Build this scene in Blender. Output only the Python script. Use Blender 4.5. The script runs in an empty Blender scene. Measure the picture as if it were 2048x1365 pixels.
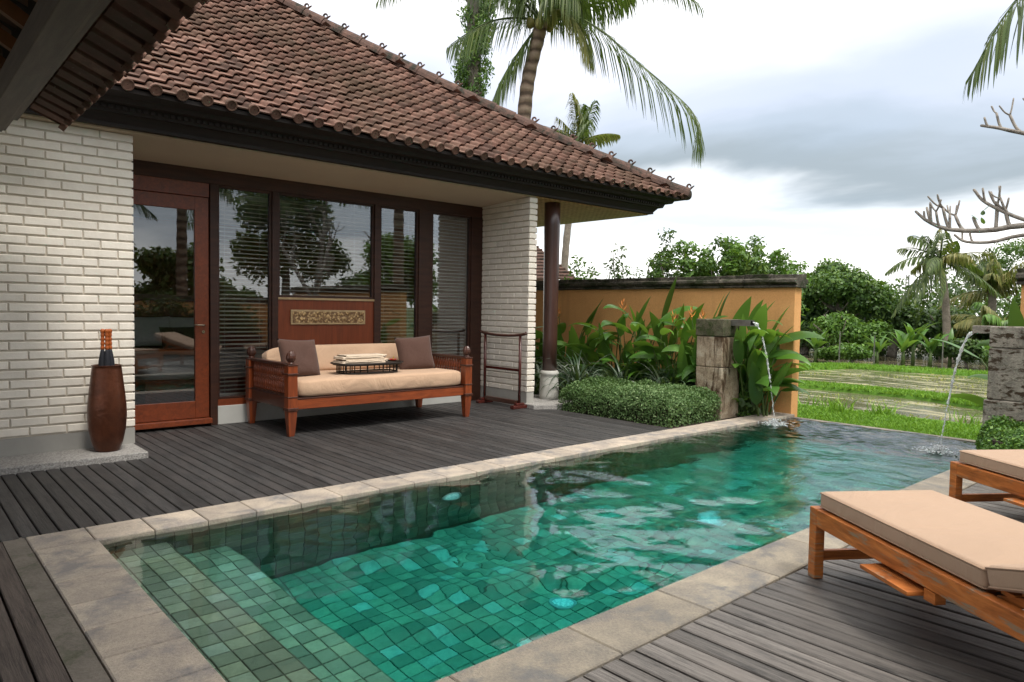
import bpy, bmesh, math, random
import numpy as np
from mathutils import Matrix, Vector
random.seed(7); rng = np.random.default_rng(7)
PI = math.pi; R = math.radians
sc = bpy.context.scene; C = sc.collection

# ------------------------------------------------------------------ camera, sky, sun, exposure
def make_camera():
    yaw, pitch, roll = R(48.2714), R(2.6240), R(0.94803)
    f = Vector((math.cos(yaw)*math.cos(pitch), math.sin(yaw)*math.cos(pitch), -math.sin(pitch)))
    r = f.cross(Vector((0, 0, 1))).normalized(); u = r.cross(f)
    c, s = math.cos(roll), math.sin(roll)
    r2 = c*r + s*u; u2 = -s*r + c*u
    cam = bpy.data.cameras.new('camera'); o = bpy.data.objects.new('camera', cam); C.objects.link(o)
    m = Matrix((r2, u2, -f)).transposed().to_4x4(); m.translation = (0, 0, 1.3)
    o.matrix_world = m
    cam.sensor_width = 36; cam.lens = 36*1419.8/2048; cam.clip_start = .05; cam.clip_end = 3000
    sc.camera = o
make_camera()
SUN_EL, SUN_AZ = 62, 268      # azimuth of the sun, degrees counter-clockwise from +X
w = bpy.data.worlds.new('World'); sc.world = w; w.use_nodes = True
def make_world():
    nt = w.node_tree; N = nt.nodes; N.clear(); L = nt.links.new
    out = N.new('ShaderNodeOutputWorld'); bg = N.new('ShaderNodeBackground'); bg.inputs[1].default_value = .1
    sky = N.new('ShaderNodeTexSky'); sky.sky_type = 'NISHITA'; sky.sun_disc = False
    sky.sun_elevation = R(SUN_EL); sky.sun_rotation = R(90-SUN_AZ)
    tc = N.new('ShaderNodeTexCoord')
    sep = N.new('ShaderNodeSeparateXYZ'); L(tc.outputs['Generated'], sep.inputs[0])
    def mth(op, a, b=None):
        n = N.new('ShaderNodeMath'); n.operation = op
        for k, v in enumerate((a, b)):
            if v is None: continue
            if isinstance(v, (int, float)): n.inputs[k].default_value = v
            else: L(v, n.inputs[k])
        return n.outputs[0]
    z = mth('MAXIMUM', sep.outputs[2], 0.0)
    zz = mth('ADD', z, .16)
    cx = mth('DIVIDE', sep.outputs[0], zz); cy = mth('DIVIDE', sep.outputs[1], zz)
    com = N.new('ShaderNodeCombineXYZ'); L(cx, com.inputs[0]); L(cy, com.inputs[1])
    mp = N.new('ShaderNodeMapping'); mp.inputs['Location'].default_value = (3.1, 1.7, 0); mp.inputs['Rotation'].default_value = (0, 0, R(35)); mp.inputs['Scale'].default_value = (.8, .62, 1)
    L(com.outputs[0], mp.inputs[0])
    nz = N.new('ShaderNodeTexNoise'); nz.inputs['Scale'].default_value = 1.0; nz.inputs['Detail'].default_value = 6; nz.inputs['Roughness'].default_value = .52; nz.inputs['Distortion'].default_value = .35
    L(mp.outputs[0], nz.inputs[0])
    # clouds: layered by height above the horizon, broken up by the noise
    el = mth('ADD', z, mth('MULTIPLY', mth('SUBTRACT', nz.outputs[0], .47), .26))
    cr = N.new('ShaderNodeValToRGB'); L(el, cr.inputs[0]); e = cr.color_ramp; e.interpolation = 'EASE'
    pts = [(0.0, (.95, .94, .91)), (.085, (.90, .89, .87)), (.125, (.50, .54, .58)), (.150, (.56, .59, .62)), (.185, (.235, .275, .305)), (.235, (.32, .37, .43)), (.28, (.41, .45, .53)), (.335, (.55, .57, .64)), (.39, (.85, .85, .87)), (.50, (1.0, .98, .95)), (1, (1.02, .99, .94))]
    while len(e.elements) < len(pts): e.elements.new(.5)
    for i, (p, c) in enumerate(pts): e.elements[i].position = p; e.elements[i].color = (*c, 1)
    sc_ = N.new('ShaderNodeMix'); sc_.data_type = 'RGBA'; sc_.blend_type = 'MULTIPLY'; sc_.inputs[0].default_value = 1
    L(cr.outputs[0], sc_.inputs[6]); sc_.inputs[7].default_value = (10.5, 10.5, 10.5, 1)
    # thin spots let the blue sky through
    n2 = N.new('ShaderNodeTexNoise'); n2.inputs['Scale'].default_value = .8; n2.inputs['Detail'].default_value = 3; L(mp.outputs[0], n2.inputs[0])
    mr = N.new('ShaderNodeMapRange'); L(n2.outputs[0], mr.inputs[0]); mr.inputs[1].default_value = .5; mr.inputs[2].default_value = .75; mr.inputs[3].default_value = .97; mr.inputs[4].default_value = .72
    mx = N.new('ShaderNodeMix'); mx.data_type = 'RGBA'; L(mr.outputs[0], mx.inputs[0]); L(sky.outputs[0], mx.inputs[6]); L(sc_.outputs[2], mx.inputs[7])
    L(mx.outputs[2], bg.inputs[0]); L(bg.outputs[0], out.inputs[0])
make_world()
sl = bpy.data.lights.new('sun', 'SUN'); sl.energy = 1.5; sl.angle = R(14); sl.color = (1, .95, .87)
so = bpy.data.objects.new('sun', sl); C.objects.link(so)
d = Vector((math.cos(R(SUN_AZ))*math.cos(R(SUN_EL)), math.sin(R(SUN_AZ))*math.cos(R(SUN_EL)), math.sin(R(SUN_EL))))
so.rotation_euler = d.to_track_quat('Z', 'Y').to_euler(); so.location = (0, 0, 30)
sc.view_settings.view_transform = 'Standard'; sc.view_settings.look = 'None'; sc.view_settings.gamma = 1; sc.view_settings.use_curve_mapping = False
sc.view_settings.exposure = 0.95
sc.render.engine = 'CYCLES'
cy = sc.cycles; cy.use_denoising = True; cy.max_bounces = 8; cy.diffuse_bounces = 3; cy.glossy_bounces = 4; cy.transmission_bounces = 6; cy.transparent_max_bounces = 16
cy.caustics_refractive = True; cy.caustics_reflective = True; cy.blur_glossy = .3; cy.sample_clamp_indirect = 6

# ------------------------------------------------------------------ materials
class NT:
    def __init__(s, name):
        s.m = bpy.data.materials.new(name); s.m.use_nodes = True; s.t = s.m.node_tree; s.N = s.t.nodes; s.N.clear(); s.L = s.t.links.new
        s.out = s.N.new('ShaderNodeOutputMaterial')
    def n(s, ty, **k):
        x = s.N.new('ShaderNode'+ty)
        for a, v in k.items(): setattr(x, a, v)
        return x
    def pos(s, scale=(1, 1, 1), rot=(0, 0, 0), rnd=False):
        g = s.n('NewGeometry'); mp = s.n('Mapping'); mp.inputs['Scale'].default_value = scale; mp.inputs['Rotation'].default_value = rot
        if rnd:
            oi = s.n('ObjectInfo'); mu = s.n('Math', operation='MULTIPLY'); mu.inputs[1].default_value = 37.0; s.L(oi.outputs['Random'], mu.inputs[0])
            va = s.n('VectorMath', operation='ADD'); s.L(g.outputs['Position'], va.inputs[0]); s.L(mu.outputs[0], va.inputs[1]); s.L(va.outputs[0], mp.inputs[0])
        else: s.L(g.outputs['Position'], mp.inputs[0])
        return mp.outputs[0]
    def noise(s, vec, scale, detail=4, rough=.55, dist=0):
        x = s.n('TexNoise'); x.inputs['Scale'].default_value = scale; x.inputs['Detail'].default_value = detail; x.inputs['Roughness'].default_value = rough; x.inputs['Distortion'].default_value = dist
        s.L(vec, x.inputs[0]); return x.outputs[0]
    def ramp(s, fac, pts):
        x = s.n('ValToRGB'); s.L(fac, x.inputs[0]); e = x.color_ramp
        while len(e.elements) < len(pts): e.elements.new(.5)
        for i, (p, c) in enumerate(pts): e.elements[i].position = p; e.elements[i].color = (*c, 1) if len(c) == 3 else c
        return x.outputs[0]
    def math(s, op, a, b):
        x = s.n('Math', operation=op)
        for k, v in enumerate((a, b)):
            if isinstance(v, (int, float)): x.inputs[k].default_value = v
            else: s.L(v, x.inputs[k])
        return x.outputs[0]
    def mix(s, fac, a, b, blend='MIX'):
        x = s.n('Mix', data_type='RGBA', blend_type=blend)
        for k, v in ((0, fac), (6, a), (7, b)):
            if isinstance(v, (int, float)): x.inputs[k].default_value = v
            elif isinstance(v, tuple): x.inputs[k].default_value = (*v, 1)
            else: s.L(v, x.inputs[k])
        return x.outputs[2]
    def rnd(s):      # one random number per loose piece, whether it is an object or an island of a joined mesh
        g = s.n('NewGeometry'); o = s.n('ObjectInfo')
        return s.math('FRACT', s.math('ADD', g.outputs['Random Per Island'], s.math('MULTIPLY', o.outputs['Random'], 7.31)), 0)
    def bsdf(s, col, rough=.6, bump=None, bs=.3, bd=.01, metal=0, spec=.5, link=True, **k):
        b = s.n('BsdfPrincipled'); b.inputs['Metallic'].default_value = metal; b.inputs['Specular IOR Level'].default_value = spec
        for key, v in (('Base Color', col), ('Roughness', rough)):
            if isinstance(v, (int, float)): b.inputs[key].default_value = v
            elif isinstance(v, tuple): b.inputs[key].default_value = (*v, 1)
            else: s.L(v, b.inputs[key])
        for a, v in k.items(): b.inputs[a].default_value = v
        if bump is not None:
            bp = s.n('Bump'); bp.inputs['Strength'].default_value = bs; bp.inputs['Distance'].default_value = bd; s.L(bump, bp.inputs['Height']); s.L(bp.outputs[0], b.inputs['Normal'])
        if link: s.L(b.outputs[0], s.out.inputs[0])
        return b
def mix3(a, b, t): return tuple(a[i]*(1-t)+b[i]*t for i in range(3))
def simple(name, c1, c2=None, rough=.6, scale=3, bump=.2, bscale=30, bd=.01, rv=.12, metal=0, spec=.4, stretch=(1, 1, 1), **k):
    s = NT(name); v = s.pos(stretch)
    c2 = c2 or mix3(c1, (0, 0, 0), .3)
    n = s.noise(v, scale, 5, .6)
    col = s.ramp(n, [(.3, c2), (.7, c1)])
    r = s.rnd(); g = s.math('ADD', s.math('MULTIPLY', r, rv*2), 1-rv)
    hv = s.n('HueSaturation'); s.L(col, hv.inputs['Color']); s.L(g, hv.inputs['Value'])
    s.bsdf(hv.outputs[0], rough, s.noise(v, bscale, 4, .6), bump, bd, metal, spec, **k)
    return s.m
def deckwood(name, dark, light, along='y', rough=.55):
    s = NT(name); st = (26, 1.1, 26) if along == 'y' else (1.1, 26, 26)
    v = s.pos(st, rnd=True); n = s.noise(v, 1.5, 7, .7, .3)
    n2 = s.noise(s.pos((1, 1, 1), rnd=True), 2.2, 3)
    n3 = s.noise(s.pos((120, 6, 120) if along == 'y' else (6, 120, 120), rnd=True), 1.0, 4, .85)
    f = s.math('ADD', s.math('MULTIPLY', n, .5), s.math('MULTIPLY', n3, .5))
    col = s.ramp(f, [(.36, mix3(dark, (0, 0, 0), .75)), (.44, dark), (.58, light)])
    col = s.mix(s.math('MULTIPLY', n2, .35), col, mix3(dark, light, .35))
    mo = s.noise(s.pos((3, 1.2, 3), rnd=True), 2.4, 6, .7)
    col = s.mix(s.ramp(mo, [(.42, (0, 0, 0)), (.62, (.75, .75, .75))]), col, mix3(mix3(dark, light, .60), (.16, .12, .10), .10))
    hv = s.n('HueSaturation'); s.L(col, hv.inputs['Color'])
    s.L(s.math('ADD', s.math('MULTIPLY', s.rnd(), .60), .70), hv.inputs['Value'])
    rr = s.math('ADD', s.math('MULTIPLY', n2, .35), rough-.2)
    s.bsdf(hv.outputs[0], rr, f, 1.0, .008, spec=.45); return s.m
def stone(name, cols, scale=4, rough=.75, bscale=60, bs=.5, bd=.004, blotch=None, bl=(.5, .62), rv=.12, streak=None):
    s = NT(name); v = s.pos((1, 1, 1), rnd=True)
    n = s.noise(v, scale, 6, .6, .4); k = len(cols)
    col = s.ramp(n, [(.3+.4*i/(k-1), c) for i, c in enumerate(cols)])
    fine = s.noise(v, bscale, 5, .7)
    col = s.mix(.35, col, s.ramp(fine, [(.3, mix3(cols[0], (0, 0, 0), .4)), (.7, cols[-1])]))
    if blotch:
        bn = s.noise(s.pos(streak or (1, 1, 1)), scale*.8, 8, .68, .3)
        col = s.mix(s.ramp(bn, [(bl[0], (0, 0, 0)), (bl[1], (1, 1, 1))]), col, blotch)
    hv = s.n('HueSaturation'); s.L(col, hv.inputs['Color']); s.L(s.math('ADD', s.math('MULTIPLY', s.rnd(), rv*2), 1-rv), hv.inputs['Value'])
    s.bsdf(hv.outputs[0], rough, s.math('ADD', fine, s.math('MULTIPLY', n, 1.5)), bs, bd, spec=.35); return s.m
def leafmat(name, c1, c2, c3=None, rough=.45, trans=.25, stripe=None):
    s = NT(name); r = s.rnd(); n = s.noise(s.pos(), .9, 3)
    f = s.math('ADD', s.math('MULTIPLY', r, .6), s.math('MULTIPLY', n, .4))
    pts = [(.15, c1), (.6, c2), (.9, c3 or mix3(c2, (1, 1, .3), .15))]
    col = s.ramp(f, pts)
    b = s.bsdf(col, rough, link=False, spec=.4)
    t = s.n('BsdfTranslucent'); s.L(s.mix(.5, col, (.25, .4, .03), 'MIX'), t.inputs[0])
    mx = s.n('MixShader'); mx.inputs[0].default_value = trans; s.L(b.outputs[0], mx.inputs[1]); s.L(t.outputs[0], mx.inputs[2]); s.L(mx.outputs[0], s.out.inputs[0])
    return s.m
M = {}
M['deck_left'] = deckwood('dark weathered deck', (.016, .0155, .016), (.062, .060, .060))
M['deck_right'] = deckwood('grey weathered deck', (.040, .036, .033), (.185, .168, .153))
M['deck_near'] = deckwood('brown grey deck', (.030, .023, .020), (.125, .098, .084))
M['coping'] = stone('honed sandstone', [(.25, .22, .20), (.43, .365, .30), (.58, .49, .39)], 4.5, .75, 90, .9, .006, (.23, .215, .205), (.5, .64))
M['coping_r'] = stone('grey andesite coping', [(.14, .13, .12), (.25, .22, .18), (.38, .33, .25)], 4, .75, 90, .9, .006, (.15, .145, .14), (.5, .62))
M['moss_strip'] = stone('mossy concrete', [(.13, .115, .095), (.24, .21, .175)], 6, .9, 60, .6, .01, (.085, .09, .055), (.54, .68))
M['brick'] = simple('cream painted brick', (.82, .765, .68), (.73, .675, .59), .7, 9, .35, 50, .006, .07)
M['mortar'] = simple('cream mortar', (.68, .62, .53), (.54, .48, .40), .85, 12, .5, 60, .006, 0)
M['plinth'] = simple('grey painted plinth', (.36, .35, .32), (.30, .29, .27), .7, 4, .1)
M['plinth_white'] = simple('pale painted plinth', (.58, .58, .55), (.50, .50, .47), .6, 4, .1)
M['pebble'] = stone('washed pebble slab', [(.10, .095, .09), (.35, .33, .31), (.62, .60, .57)], 70, .7, 110, .9, .01, rv=0)
M['soffit'] = simple('cream plaster ceiling', (.56, .45, .33), (.52, .41, .30), .85, 2, .15, 90, .004, 0)
M['dark_timber'] = simple('dark stained timber', (.060, .022, .012), (.030, .012, .008), .45, 3, .2, 30, stretch=(1, 1, 8))
M['fascia'] = simple('black brown fascia timber', (.022, .015, .012), (.011, .008, .007), .7, 3, .3, 30, stretch=(.5, 8, 8))
def wood(name, c1, c2, st=(1, 1, 14), rough=.35, coat=.15, bs=.12):
    s = NT(name); v = s.pos(st, rnd=True); n = s.noise(v, 2.0, 7, .65, 1.0); n2 = s.noise(s.pos(), 1.6, 3)
    col = s.ramp(n, [(.3, c2), (.68, c1)]); col = s.mix(s.math('MULTIPLY', n2, .4), col, c2)
    s.bsdf(col, rough, n, bs, .004, spec=.5, **{'Coat Weight': coat, 'Coat Roughness': .25}); return s.m
M['red_wood'] = wood('red brown varnished wood', (.27, .058, .016), (.12, .026, .009), (12, 1, 12))
M['red_wood_v'] = wood('red brown varnished panel', (.25, .055, .017), (.13, .028, .010), (12, 12, 1))
M['rack_wood'] = wood('dark red lacquer', (.10, .018, .012), (.05, .010, .008), (8, 8, 8), .25, .3)
M['bed_wood'] = wood('polished teak red', (.34, .075, .020), (.14, .030, .010), (1.5, 12, 12), .32, .25)
M['bed_wood_v'] = wood('polished teak red upright', (.32, .070, .018), (.12, .026, .010), (12, 12, 1.5), .32, .25)
M['bed_dark'] = wood('dark teak', (.10, .032, .016), (.035, .012, .008), (12, 1.5, 12), .35, .2)
def worn_teak():
    s = NT('worn orange teak'); v = s.pos((9, 9, 9), rnd=True); n = s.noise(s.pos((3, 3, 22), (0, 0, .9), rnd=True), 1.6, 7, .7, .6)
    col = s.ramp(n, [(.3, (.20, .058, .012)), (.5, (.42, .13, .028)), (.68, (.60, .21, .05))])
    wr = s.noise(s.pos((2, 2, 14), (0, 0, .9)), 1.7, 9, .75)
    col = s.mix(s.ramp(wr, [(.54, (0, 0, 0)), (.60, (1, 1, 1))]), col, (.26, .19, .125))
    s.bsdf(col, .5, n, .3, .004, spec=.4); return s.m
M['teak'] = worn_teak()
def fabric(name, c, rough=.85, sc_=1.0):
    s = NT(name); n = s.noise(s.pos(), 1.8, 3); fine = s.noise(s.pos(), 420, 2); folds = s.noise(s.pos((1, 1.6, 1)), 3.2, 4, .5, .9)
    col = s.ramp(n, [(.3, mix3(c, (0, 0, 0), .09)), (.7, c)])
    s.bsdf(col, rough, s.math('ADD', s.math('MULTIPLY', fine, .1), s.math('MULTIPLY', folds, sc_)),   .5, .045, spec=.2, **{'Sheen Weight': .15}); return s.m
M['cushion'] = fabric('tan canvas', (.43, .295, .205)); M['mattress'] = fabric('beige canvas', (.56, .375, .25), sc_=1.8)
M['pillow'] = fabric('chocolate fabric', (.095, .050, .038)); M['towel'] = fabric('cream terry', (.72, .58, .44), 1, 1.5); M['linen'] = fabric('white linen', (.86, .84, .80))
M['piping'] = fabric('tan piping', (.40, .265, .18))
M['rattan'] = simple('black rattan', (.022, .017, .014), (.012, .009, .008), .45, 30, .6, 200, .003)
M['petal'] = simple('red petal', (.60, .012, .012), (.4, .008, .008), .5, 20, .1); M['stamen'] = simple('yellow stamen', (.7, .45, .05), None, .6)
def roofmat():
    s = NT('clay roof tile'); r = s.rnd(); v = s.pos(rnd=True); n = s.noise(v, 9, 6, .65); big = s.noise(s.pos(), .8, 4, .6)
    col = s.ramp(r, [(0, (.095, .050, .038)), (.35, (.150, .076, .056)), (.7, (.205, .108, .080)), (1, (.27, .155, .118))])
    col = s.mix(s.ramp(n, [(.42, (0, 0, 0)), (.75, (.75, .75, .75))]), col, (.055, .042, .030))
    col = s.mix(s.ramp(big, [(.45, (0, 0, 0)), (.7, (.55, .55, .55))]), col, (.085, .060, .035))
    sp = s.noise(s.pos(), 45, 3, .8); col = s.mix(s.ramp(sp, [(.66, (0, 0, 0)), (.72, (.6, .6, .6))]), col, (.36, .33, .26))
    s.bsdf(col, .8, n, .5, .006, spec=.3); return s.m
M['roof_tile'] = roofmat()
M['roof_dark'] = simple('roof battens and felt', (.03, .02, .016), None, .9)
M['ridge'] = stone('weathered clay ridge', [(.045, .03, .026), (.10, .06, .048), (.18, .10, .075)], 7, .85, 50, .6, .008, (.03, .028, .02), (.5, .62))
M['bamboo_mat'] = None
def matting():
    s = NT('woven bamboo mat'); v = s.pos((1, 1, 1)); ch = s.n('TexChecker'); ch.inputs['Scale'].default_value = 22; s.L(v, ch.inputs[0])
    n = s.noise(v, 14, 4, .7); a = s.ramp(n, [(.3, (.26, .13, .045)), (.7, (.52, .32, .13))]); b = s.ramp(n, [(.3, (.36, .20, .07)), (.7, (.60, .40, .18))])
    s.bsdf(s.mix(ch.outputs['Fac'], a, b), .6, n, .4, .005); return s.m
M['bamboo_mat'] = matting()
M['column'] = wood('dark column timber', (.085, .036, .026), (.045, .020, .016), (10, 10, 1), .3, .35)
M['col_base'] = simple('pale stone column base', (.55, .54, .50), (.44, .43, .39), .75, 5, .2)
M['slat'] = simple('pale blind slat', (.78, .68, .56), (.70, .60, .50), .5, 4, .1)
def glasspane():
    s = NT('window glass'); t = s.n('BsdfTransparent'); t.inputs[0].default_value = (.88, .90, .90, 1); g = s.n('BsdfGlossy'); g.inputs['Roughness'].default_value = .0; g.inputs[0].default_value = (.95, .97, 1, 1)
    f = s.n('Fresnel'); f.inputs[0].default_value = 1.6
    v = s.n('Bump'); v.inputs['Strength'].default_value = .05; v.inputs['Distance'].default_value = .01; s.L(s.noise(s.pos(), 1.2, 1), v.inputs['Height']); s.L(v.outputs[0], g.inputs['Normal'])
    k = s.math('ADD', s.math('MULTIPLY', f.outputs[0], 1.15), .025)
    mx = s.n('MixShader'); s.L(k, mx.inputs[0]); s.L(t.outputs[0], mx.inputs[1]); s.L(g.outputs[0], mx.inputs[2]); s.L(mx.outputs[0], s.out.inputs[0]); return s.m
M['glass'] = glasspane()
def carvedmat():
    s = NT('gilded carving'); v = s.pos(); vo = s.n('TexVoronoi', feature='SMOOTH_F1'); vo.inputs['Scale'].default_value = 34; n = s.noise(v, 8, 4, .6, 2); s.L(s.mix(.06, v, n, 'ADD'), vo.inputs['Vector'])
    col = s.ramp(vo.outputs['Distance'], [(.15, (.72, .50, .24)), (.5, (.20, .11, .045))])
    s.bsdf(col, .5, s.math('SUBTRACT', 1.0, vo.outputs['Distance']), .8, .02, spec=.5); return s.m
M['carving'] = carvedmat()
M['gilt_frame'] = simple('pale gilt frame', (.50, .36, .20), (.36, .25, .13), .5, 14, .3)
M['metal'] = simple('brass handle', (.45, .38, .28), None, .25, metal=1, bump=.0)
M['copper'] = simple('hammered copper', (.13, .042, .020), (.05, .018, .010), .30, 5, .35, 26, .012, metal=.5)
M['umb_wood'] = simple('glossy amber handle', (.50, .13, .025), (.34, .08, .02), .25, 5, .05)
M['umb_cloth'] = simple('black umbrella cloth', (.012, .013, .02), None, .7)
M['orange_wall'] = stone('ochre painted plaster', [(.72, .355, .130), (.78, .40, .155), (.82, .43, .175)], 1.3, .85, 50, .35, .004, (.60, .30, .12), (.56, .78), 0, streak=(2.6, 2.6, .35))
M['orange_edge'] = simple('ochre painted corner', (.68, .36, .15), (.62, .32, .125), .85, 1.6, .25, 60, .004, .0)
M['wall_cap'] = stone('blackened mossy cap', [(.022, .020, .016), (.075, .066, .052), (.24, .215, .17)], 9, .9, 40, .8, .012, (.028, .035, .014), (.48, .58), streak=(1, .5, 1))
M['pillar_l'] = stone('stained pale fountain stone', [(.12, .08, .045), (.36, .27, .18), (.58, .51, .40)], 5, .8, 50, .8, .01, (.07, .04, .02), (.48, .58), streak=(2.2, 2.2, .55))
M['pillar_top'] = stone('mossy fountain block', [(.035, .03, .02), (.11, .10, .06), (.20, .19, .12)], 9, .9, 50, 1, .015, (.05, .065, .02), (.48, .58))
M['pillar_r'] = stone('grey fountain stone', [(.13, .12, .10), (.27, .245, .205), (.42, .38, .32)], 9, .85, 60, .9, .012, (.045, .028, .014), (.50, .57), streak=(1, 1, 2.4))
M['spout'] = simple('steel spout', (.35, .35, .34), (.22, .22, .21), .3, 9, .1, metal=.8)
M['soil'] = stone('garden soil', [(.02, .014, .01), (.06, .042, .03)], 12, 1, 50, 1, .03)
M['trunk'] = stone('grey bark', [(.07, .06, .05), (.16, .14, .115), (.27, .24, .20)], 8, .9, 40, .8, .02)
def palmtrunk():
    s = NT('ringed palm trunk'); v = s.pos(); wv = s.n('TexWave', wave_type='BANDS', bands_direction='Z'); wv.inputs['Scale'].default_value = 1.35; wv.inputs['Distortion'].default_value = 3; wv.inputs['Detail'].default_value = 3; wv.inputs['Detail Scale'].default_value = 2; s.L(v, wv.inputs[0])
    n = s.noise(v, 9, 5, .6); col = s.ramp(wv.outputs['Fac'], [(.05, (.09, .06, .04)), (.35, (.24, .165, .115)), (1, (.36, .275, .20))]); col = s.mix(s.math('MULTIPLY', n, .5), col, (.12, .09, .07))
    s.bsdf(col, .9, s.math('ADD', wv.outputs['Fac'], n), .8, .03); return s.m
M['palm_trunk'] = palmtrunk()
M['far_trunk'] = stone('grey palm trunk', [(.13, .11, .085), (.24, .20, .16), (.34, .30, .245)], 5, .9, 30, .7, .02)
M['frangipani'] = stone('pale frangipani bark', [(.16, .14, .12), (.30, .27, .235), (.42, .385, .34)], 14, .8, 60, .5, .006, (.08, .065, .055), (.55, .65))
M['leaf_palm'] = leafmat('coconut leaf', (.035, .06, .018), (.075, .12, .030), (.17, .20, .055))
M['leaf_palm_y'] = leafmat('yellowing coconut leaf', (.10, .12, .03), (.20, .20, .055), (.34, .28, .10))
M['leaf_dark'] = leafmat('dark broadleaf', (.016, .042, .012), (.050, .105, .026), (.12, .20, .05))
M['leaf_mid'] = leafmat('mid broadleaf', (.028, .075, .016), (.085, .175, .036), (.20, .30, .07))
M['leaf_light'] = leafmat('light broadleaf', (.05, .11, .02), (.10, .22, .03), (.2, .34, .06))
M['leaf_heli'] = leafmat('heliconia leaf', (.04, .105, .02), (.085, .21, .035), (.19, .36, .06), .35, .3)
M['leaf_heli_l'] = leafmat('fresh heliconia leaf', (.05, .14, .02), (.10, .24, .03), (.16, .32, .05), .35, .35)
M['leaf_lily'] = leafmat('lily blade', (.018, .045, .022), (.06, .10, .055), (.60, .64, .56), .35, .15)
M['leaf_hedge'] = leafmat('small hedge leaf', (.045, .10, .028), (.13, .23, .075), (.32, .42, .20), .6, .2)
M['leaf_hedge2'] = leafmat('dark hedge leaf', (.025, .075, .014), (.08, .19, .03), (.24, .40, .07), .5, .2)
M['grass'] = leafmat('grass', (.08, .19, .015), (.16, .34, .025), (.28, .46, .05), .6, .3)
M['grass_dry'] = leafmat('paddy weed', (.16, .20, .04), (.30, .33, .08), (.48, .46, .18), .6, .3)
M['stem'] = simple('green stem', (.09, .14, .035), (.05, .09, .02), .5, 10, .1)
M['bract'] = simple('orange bract', (.70, .26, .05), (.60, .17, .03), .45, 30, .0)
M['ground'] = stone('meadow soil', [(.04, .055, .018), (.08, .11, .03), (.12, .15, .05)], 2, 1, 30, .6, .03)
M['lawn'] = stone('lawn base', [(.06, .14, .014), (.11, .24, .022)], 6, 1, 60, .6, .02)
M['grout'] = simple('dark green grout', (.11, .085, .05), (.075, .06, .036), .9, 10, .2)
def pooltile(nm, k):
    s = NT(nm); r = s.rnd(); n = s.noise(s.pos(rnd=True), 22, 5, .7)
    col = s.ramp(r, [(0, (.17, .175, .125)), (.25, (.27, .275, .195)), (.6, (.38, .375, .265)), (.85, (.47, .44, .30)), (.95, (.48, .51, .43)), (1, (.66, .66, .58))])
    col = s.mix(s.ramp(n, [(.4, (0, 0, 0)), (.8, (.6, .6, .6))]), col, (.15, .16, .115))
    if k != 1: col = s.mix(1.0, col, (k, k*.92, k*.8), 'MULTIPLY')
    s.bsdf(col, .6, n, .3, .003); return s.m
M['pool_tile'] = pooltile('green pool stone', 1.0); M['pool_tile_side'] = pooltile('shade darkened green pool stone', .42)  # side copy: browner, and darkened to put the pool wall's shade into the colour
def water():
    s = NT('pool water'); g = s.n('BsdfGlass'); g.inputs['IOR'].default_value = 1.333; g.inputs['Roughness'].default_value = 0.0
    gp = s.n('NewGeometry'); sp = s.n('SeparateXYZ'); s.L(gp.outputs['Position'], sp.inputs[0])
    mr = s.n('MapRange'); s.L(sp.outputs[0], mr.inputs[0]); mr.inputs[1].default_value = 3.0; mr.inputs[2].default_value = 8.2; mr.inputs[3].default_value = .010; mr.inputs[4].default_value = .22
    n1 = s.noise(s.pos((1, 1.8, 1), (0, 0, .3)), 4.5, 3, .5, .6); n2 = s.noise(s.pos((1, 2.0, 1)), 17, 3, .55, .5)
    h = s.math('ADD', n1, s.math('MULTIPLY', n2, .28))
    b = s.n('Bump'); b.inputs['Distance'].default_value = .05; s.L(mr.outputs[0], b.inputs['Strength']); s.L(h, b.inputs['Height']); s.L(b.outputs[0], g.inputs['Normal'])
    s.L(g.outputs[0], s.out.inputs[0])
    v = s.n('VolumeAbsorption'); v.inputs[0].default_value = (0.0, .885, .88, 1); v.inputs[1].default_value = 1.0; s.L(v.outputs[0], s.out.inputs[1]); return s.m
M['water'] = water()
def jetwater():
    s = NT('falling water'); g = s.n('BsdfGlass'); g.inputs['IOR'].default_value = 1.333; g.inputs['Roughness'].default_value = .1; b = s.bsdf((.85, .88, .9), .25, link=False)
    mx = s.n('MixShader'); s.L(s.ramp(s.noise(s.pos((1, 1, .4)), 60, 3), [(.4, (.25,)*3), (.6, (.9,)*3)]), mx.inputs[0]); s.L(g.outputs[0], mx.inputs[1]); s.L(b.outputs[0], mx.inputs[2]); s.L(mx.outputs[0], s.out.inputs[0]); return s.m
M['jet'] = jetwater()
def paddy(name, weed, amt):
    s = NT(name); n = s.noise(s.pos((1, .22, 1), (0, 0, -.38)), 3.2, 9, .78, .4)
    f = s.ramp(n, [(amt-.05, (0, 0, 0)), (amt+.05, (1, 1, 1))])
    col = s.mix(f, (.13, .115, .075), weed)
    rr = s.math('ADD', s.math('MULTIPLY', f, .5), .07)
    s.bsdf(col, rr, s.math('ADD', s.noise(s.pos((1, 3, 1)), 7, 3), s.math('MULTIPLY', f, s.noise(s.pos(), 30, 4))), .25, .02, spec=.7); return s.m
M['paddy_near'] = paddy('flooded paddy', (.30, .27, .11), .57); M['paddy_far'] = paddy('weedy flooded paddy', (.30, .29, .10), .55)
def lightmat():
    s = NT('pool lamp lens'); n = s.n('TexVoronoi'); n.inputs['Scale'].default_value = 60; s.L(s.pos(), n.inputs['Vector'])
    b = s.bsdf(s.ramp(n.outputs['Distance'], [(.2, (.9, .95, .95)), (.6, (.4, .6, .62))]), .2, link=False); b.inputs['Emission Color'].default_value = (.75, .98, 1, 1); b.inputs['Emission Strength'].default_value = .07; s.L(b.outputs[0], s.out.inputs[0]); return s.m
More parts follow.
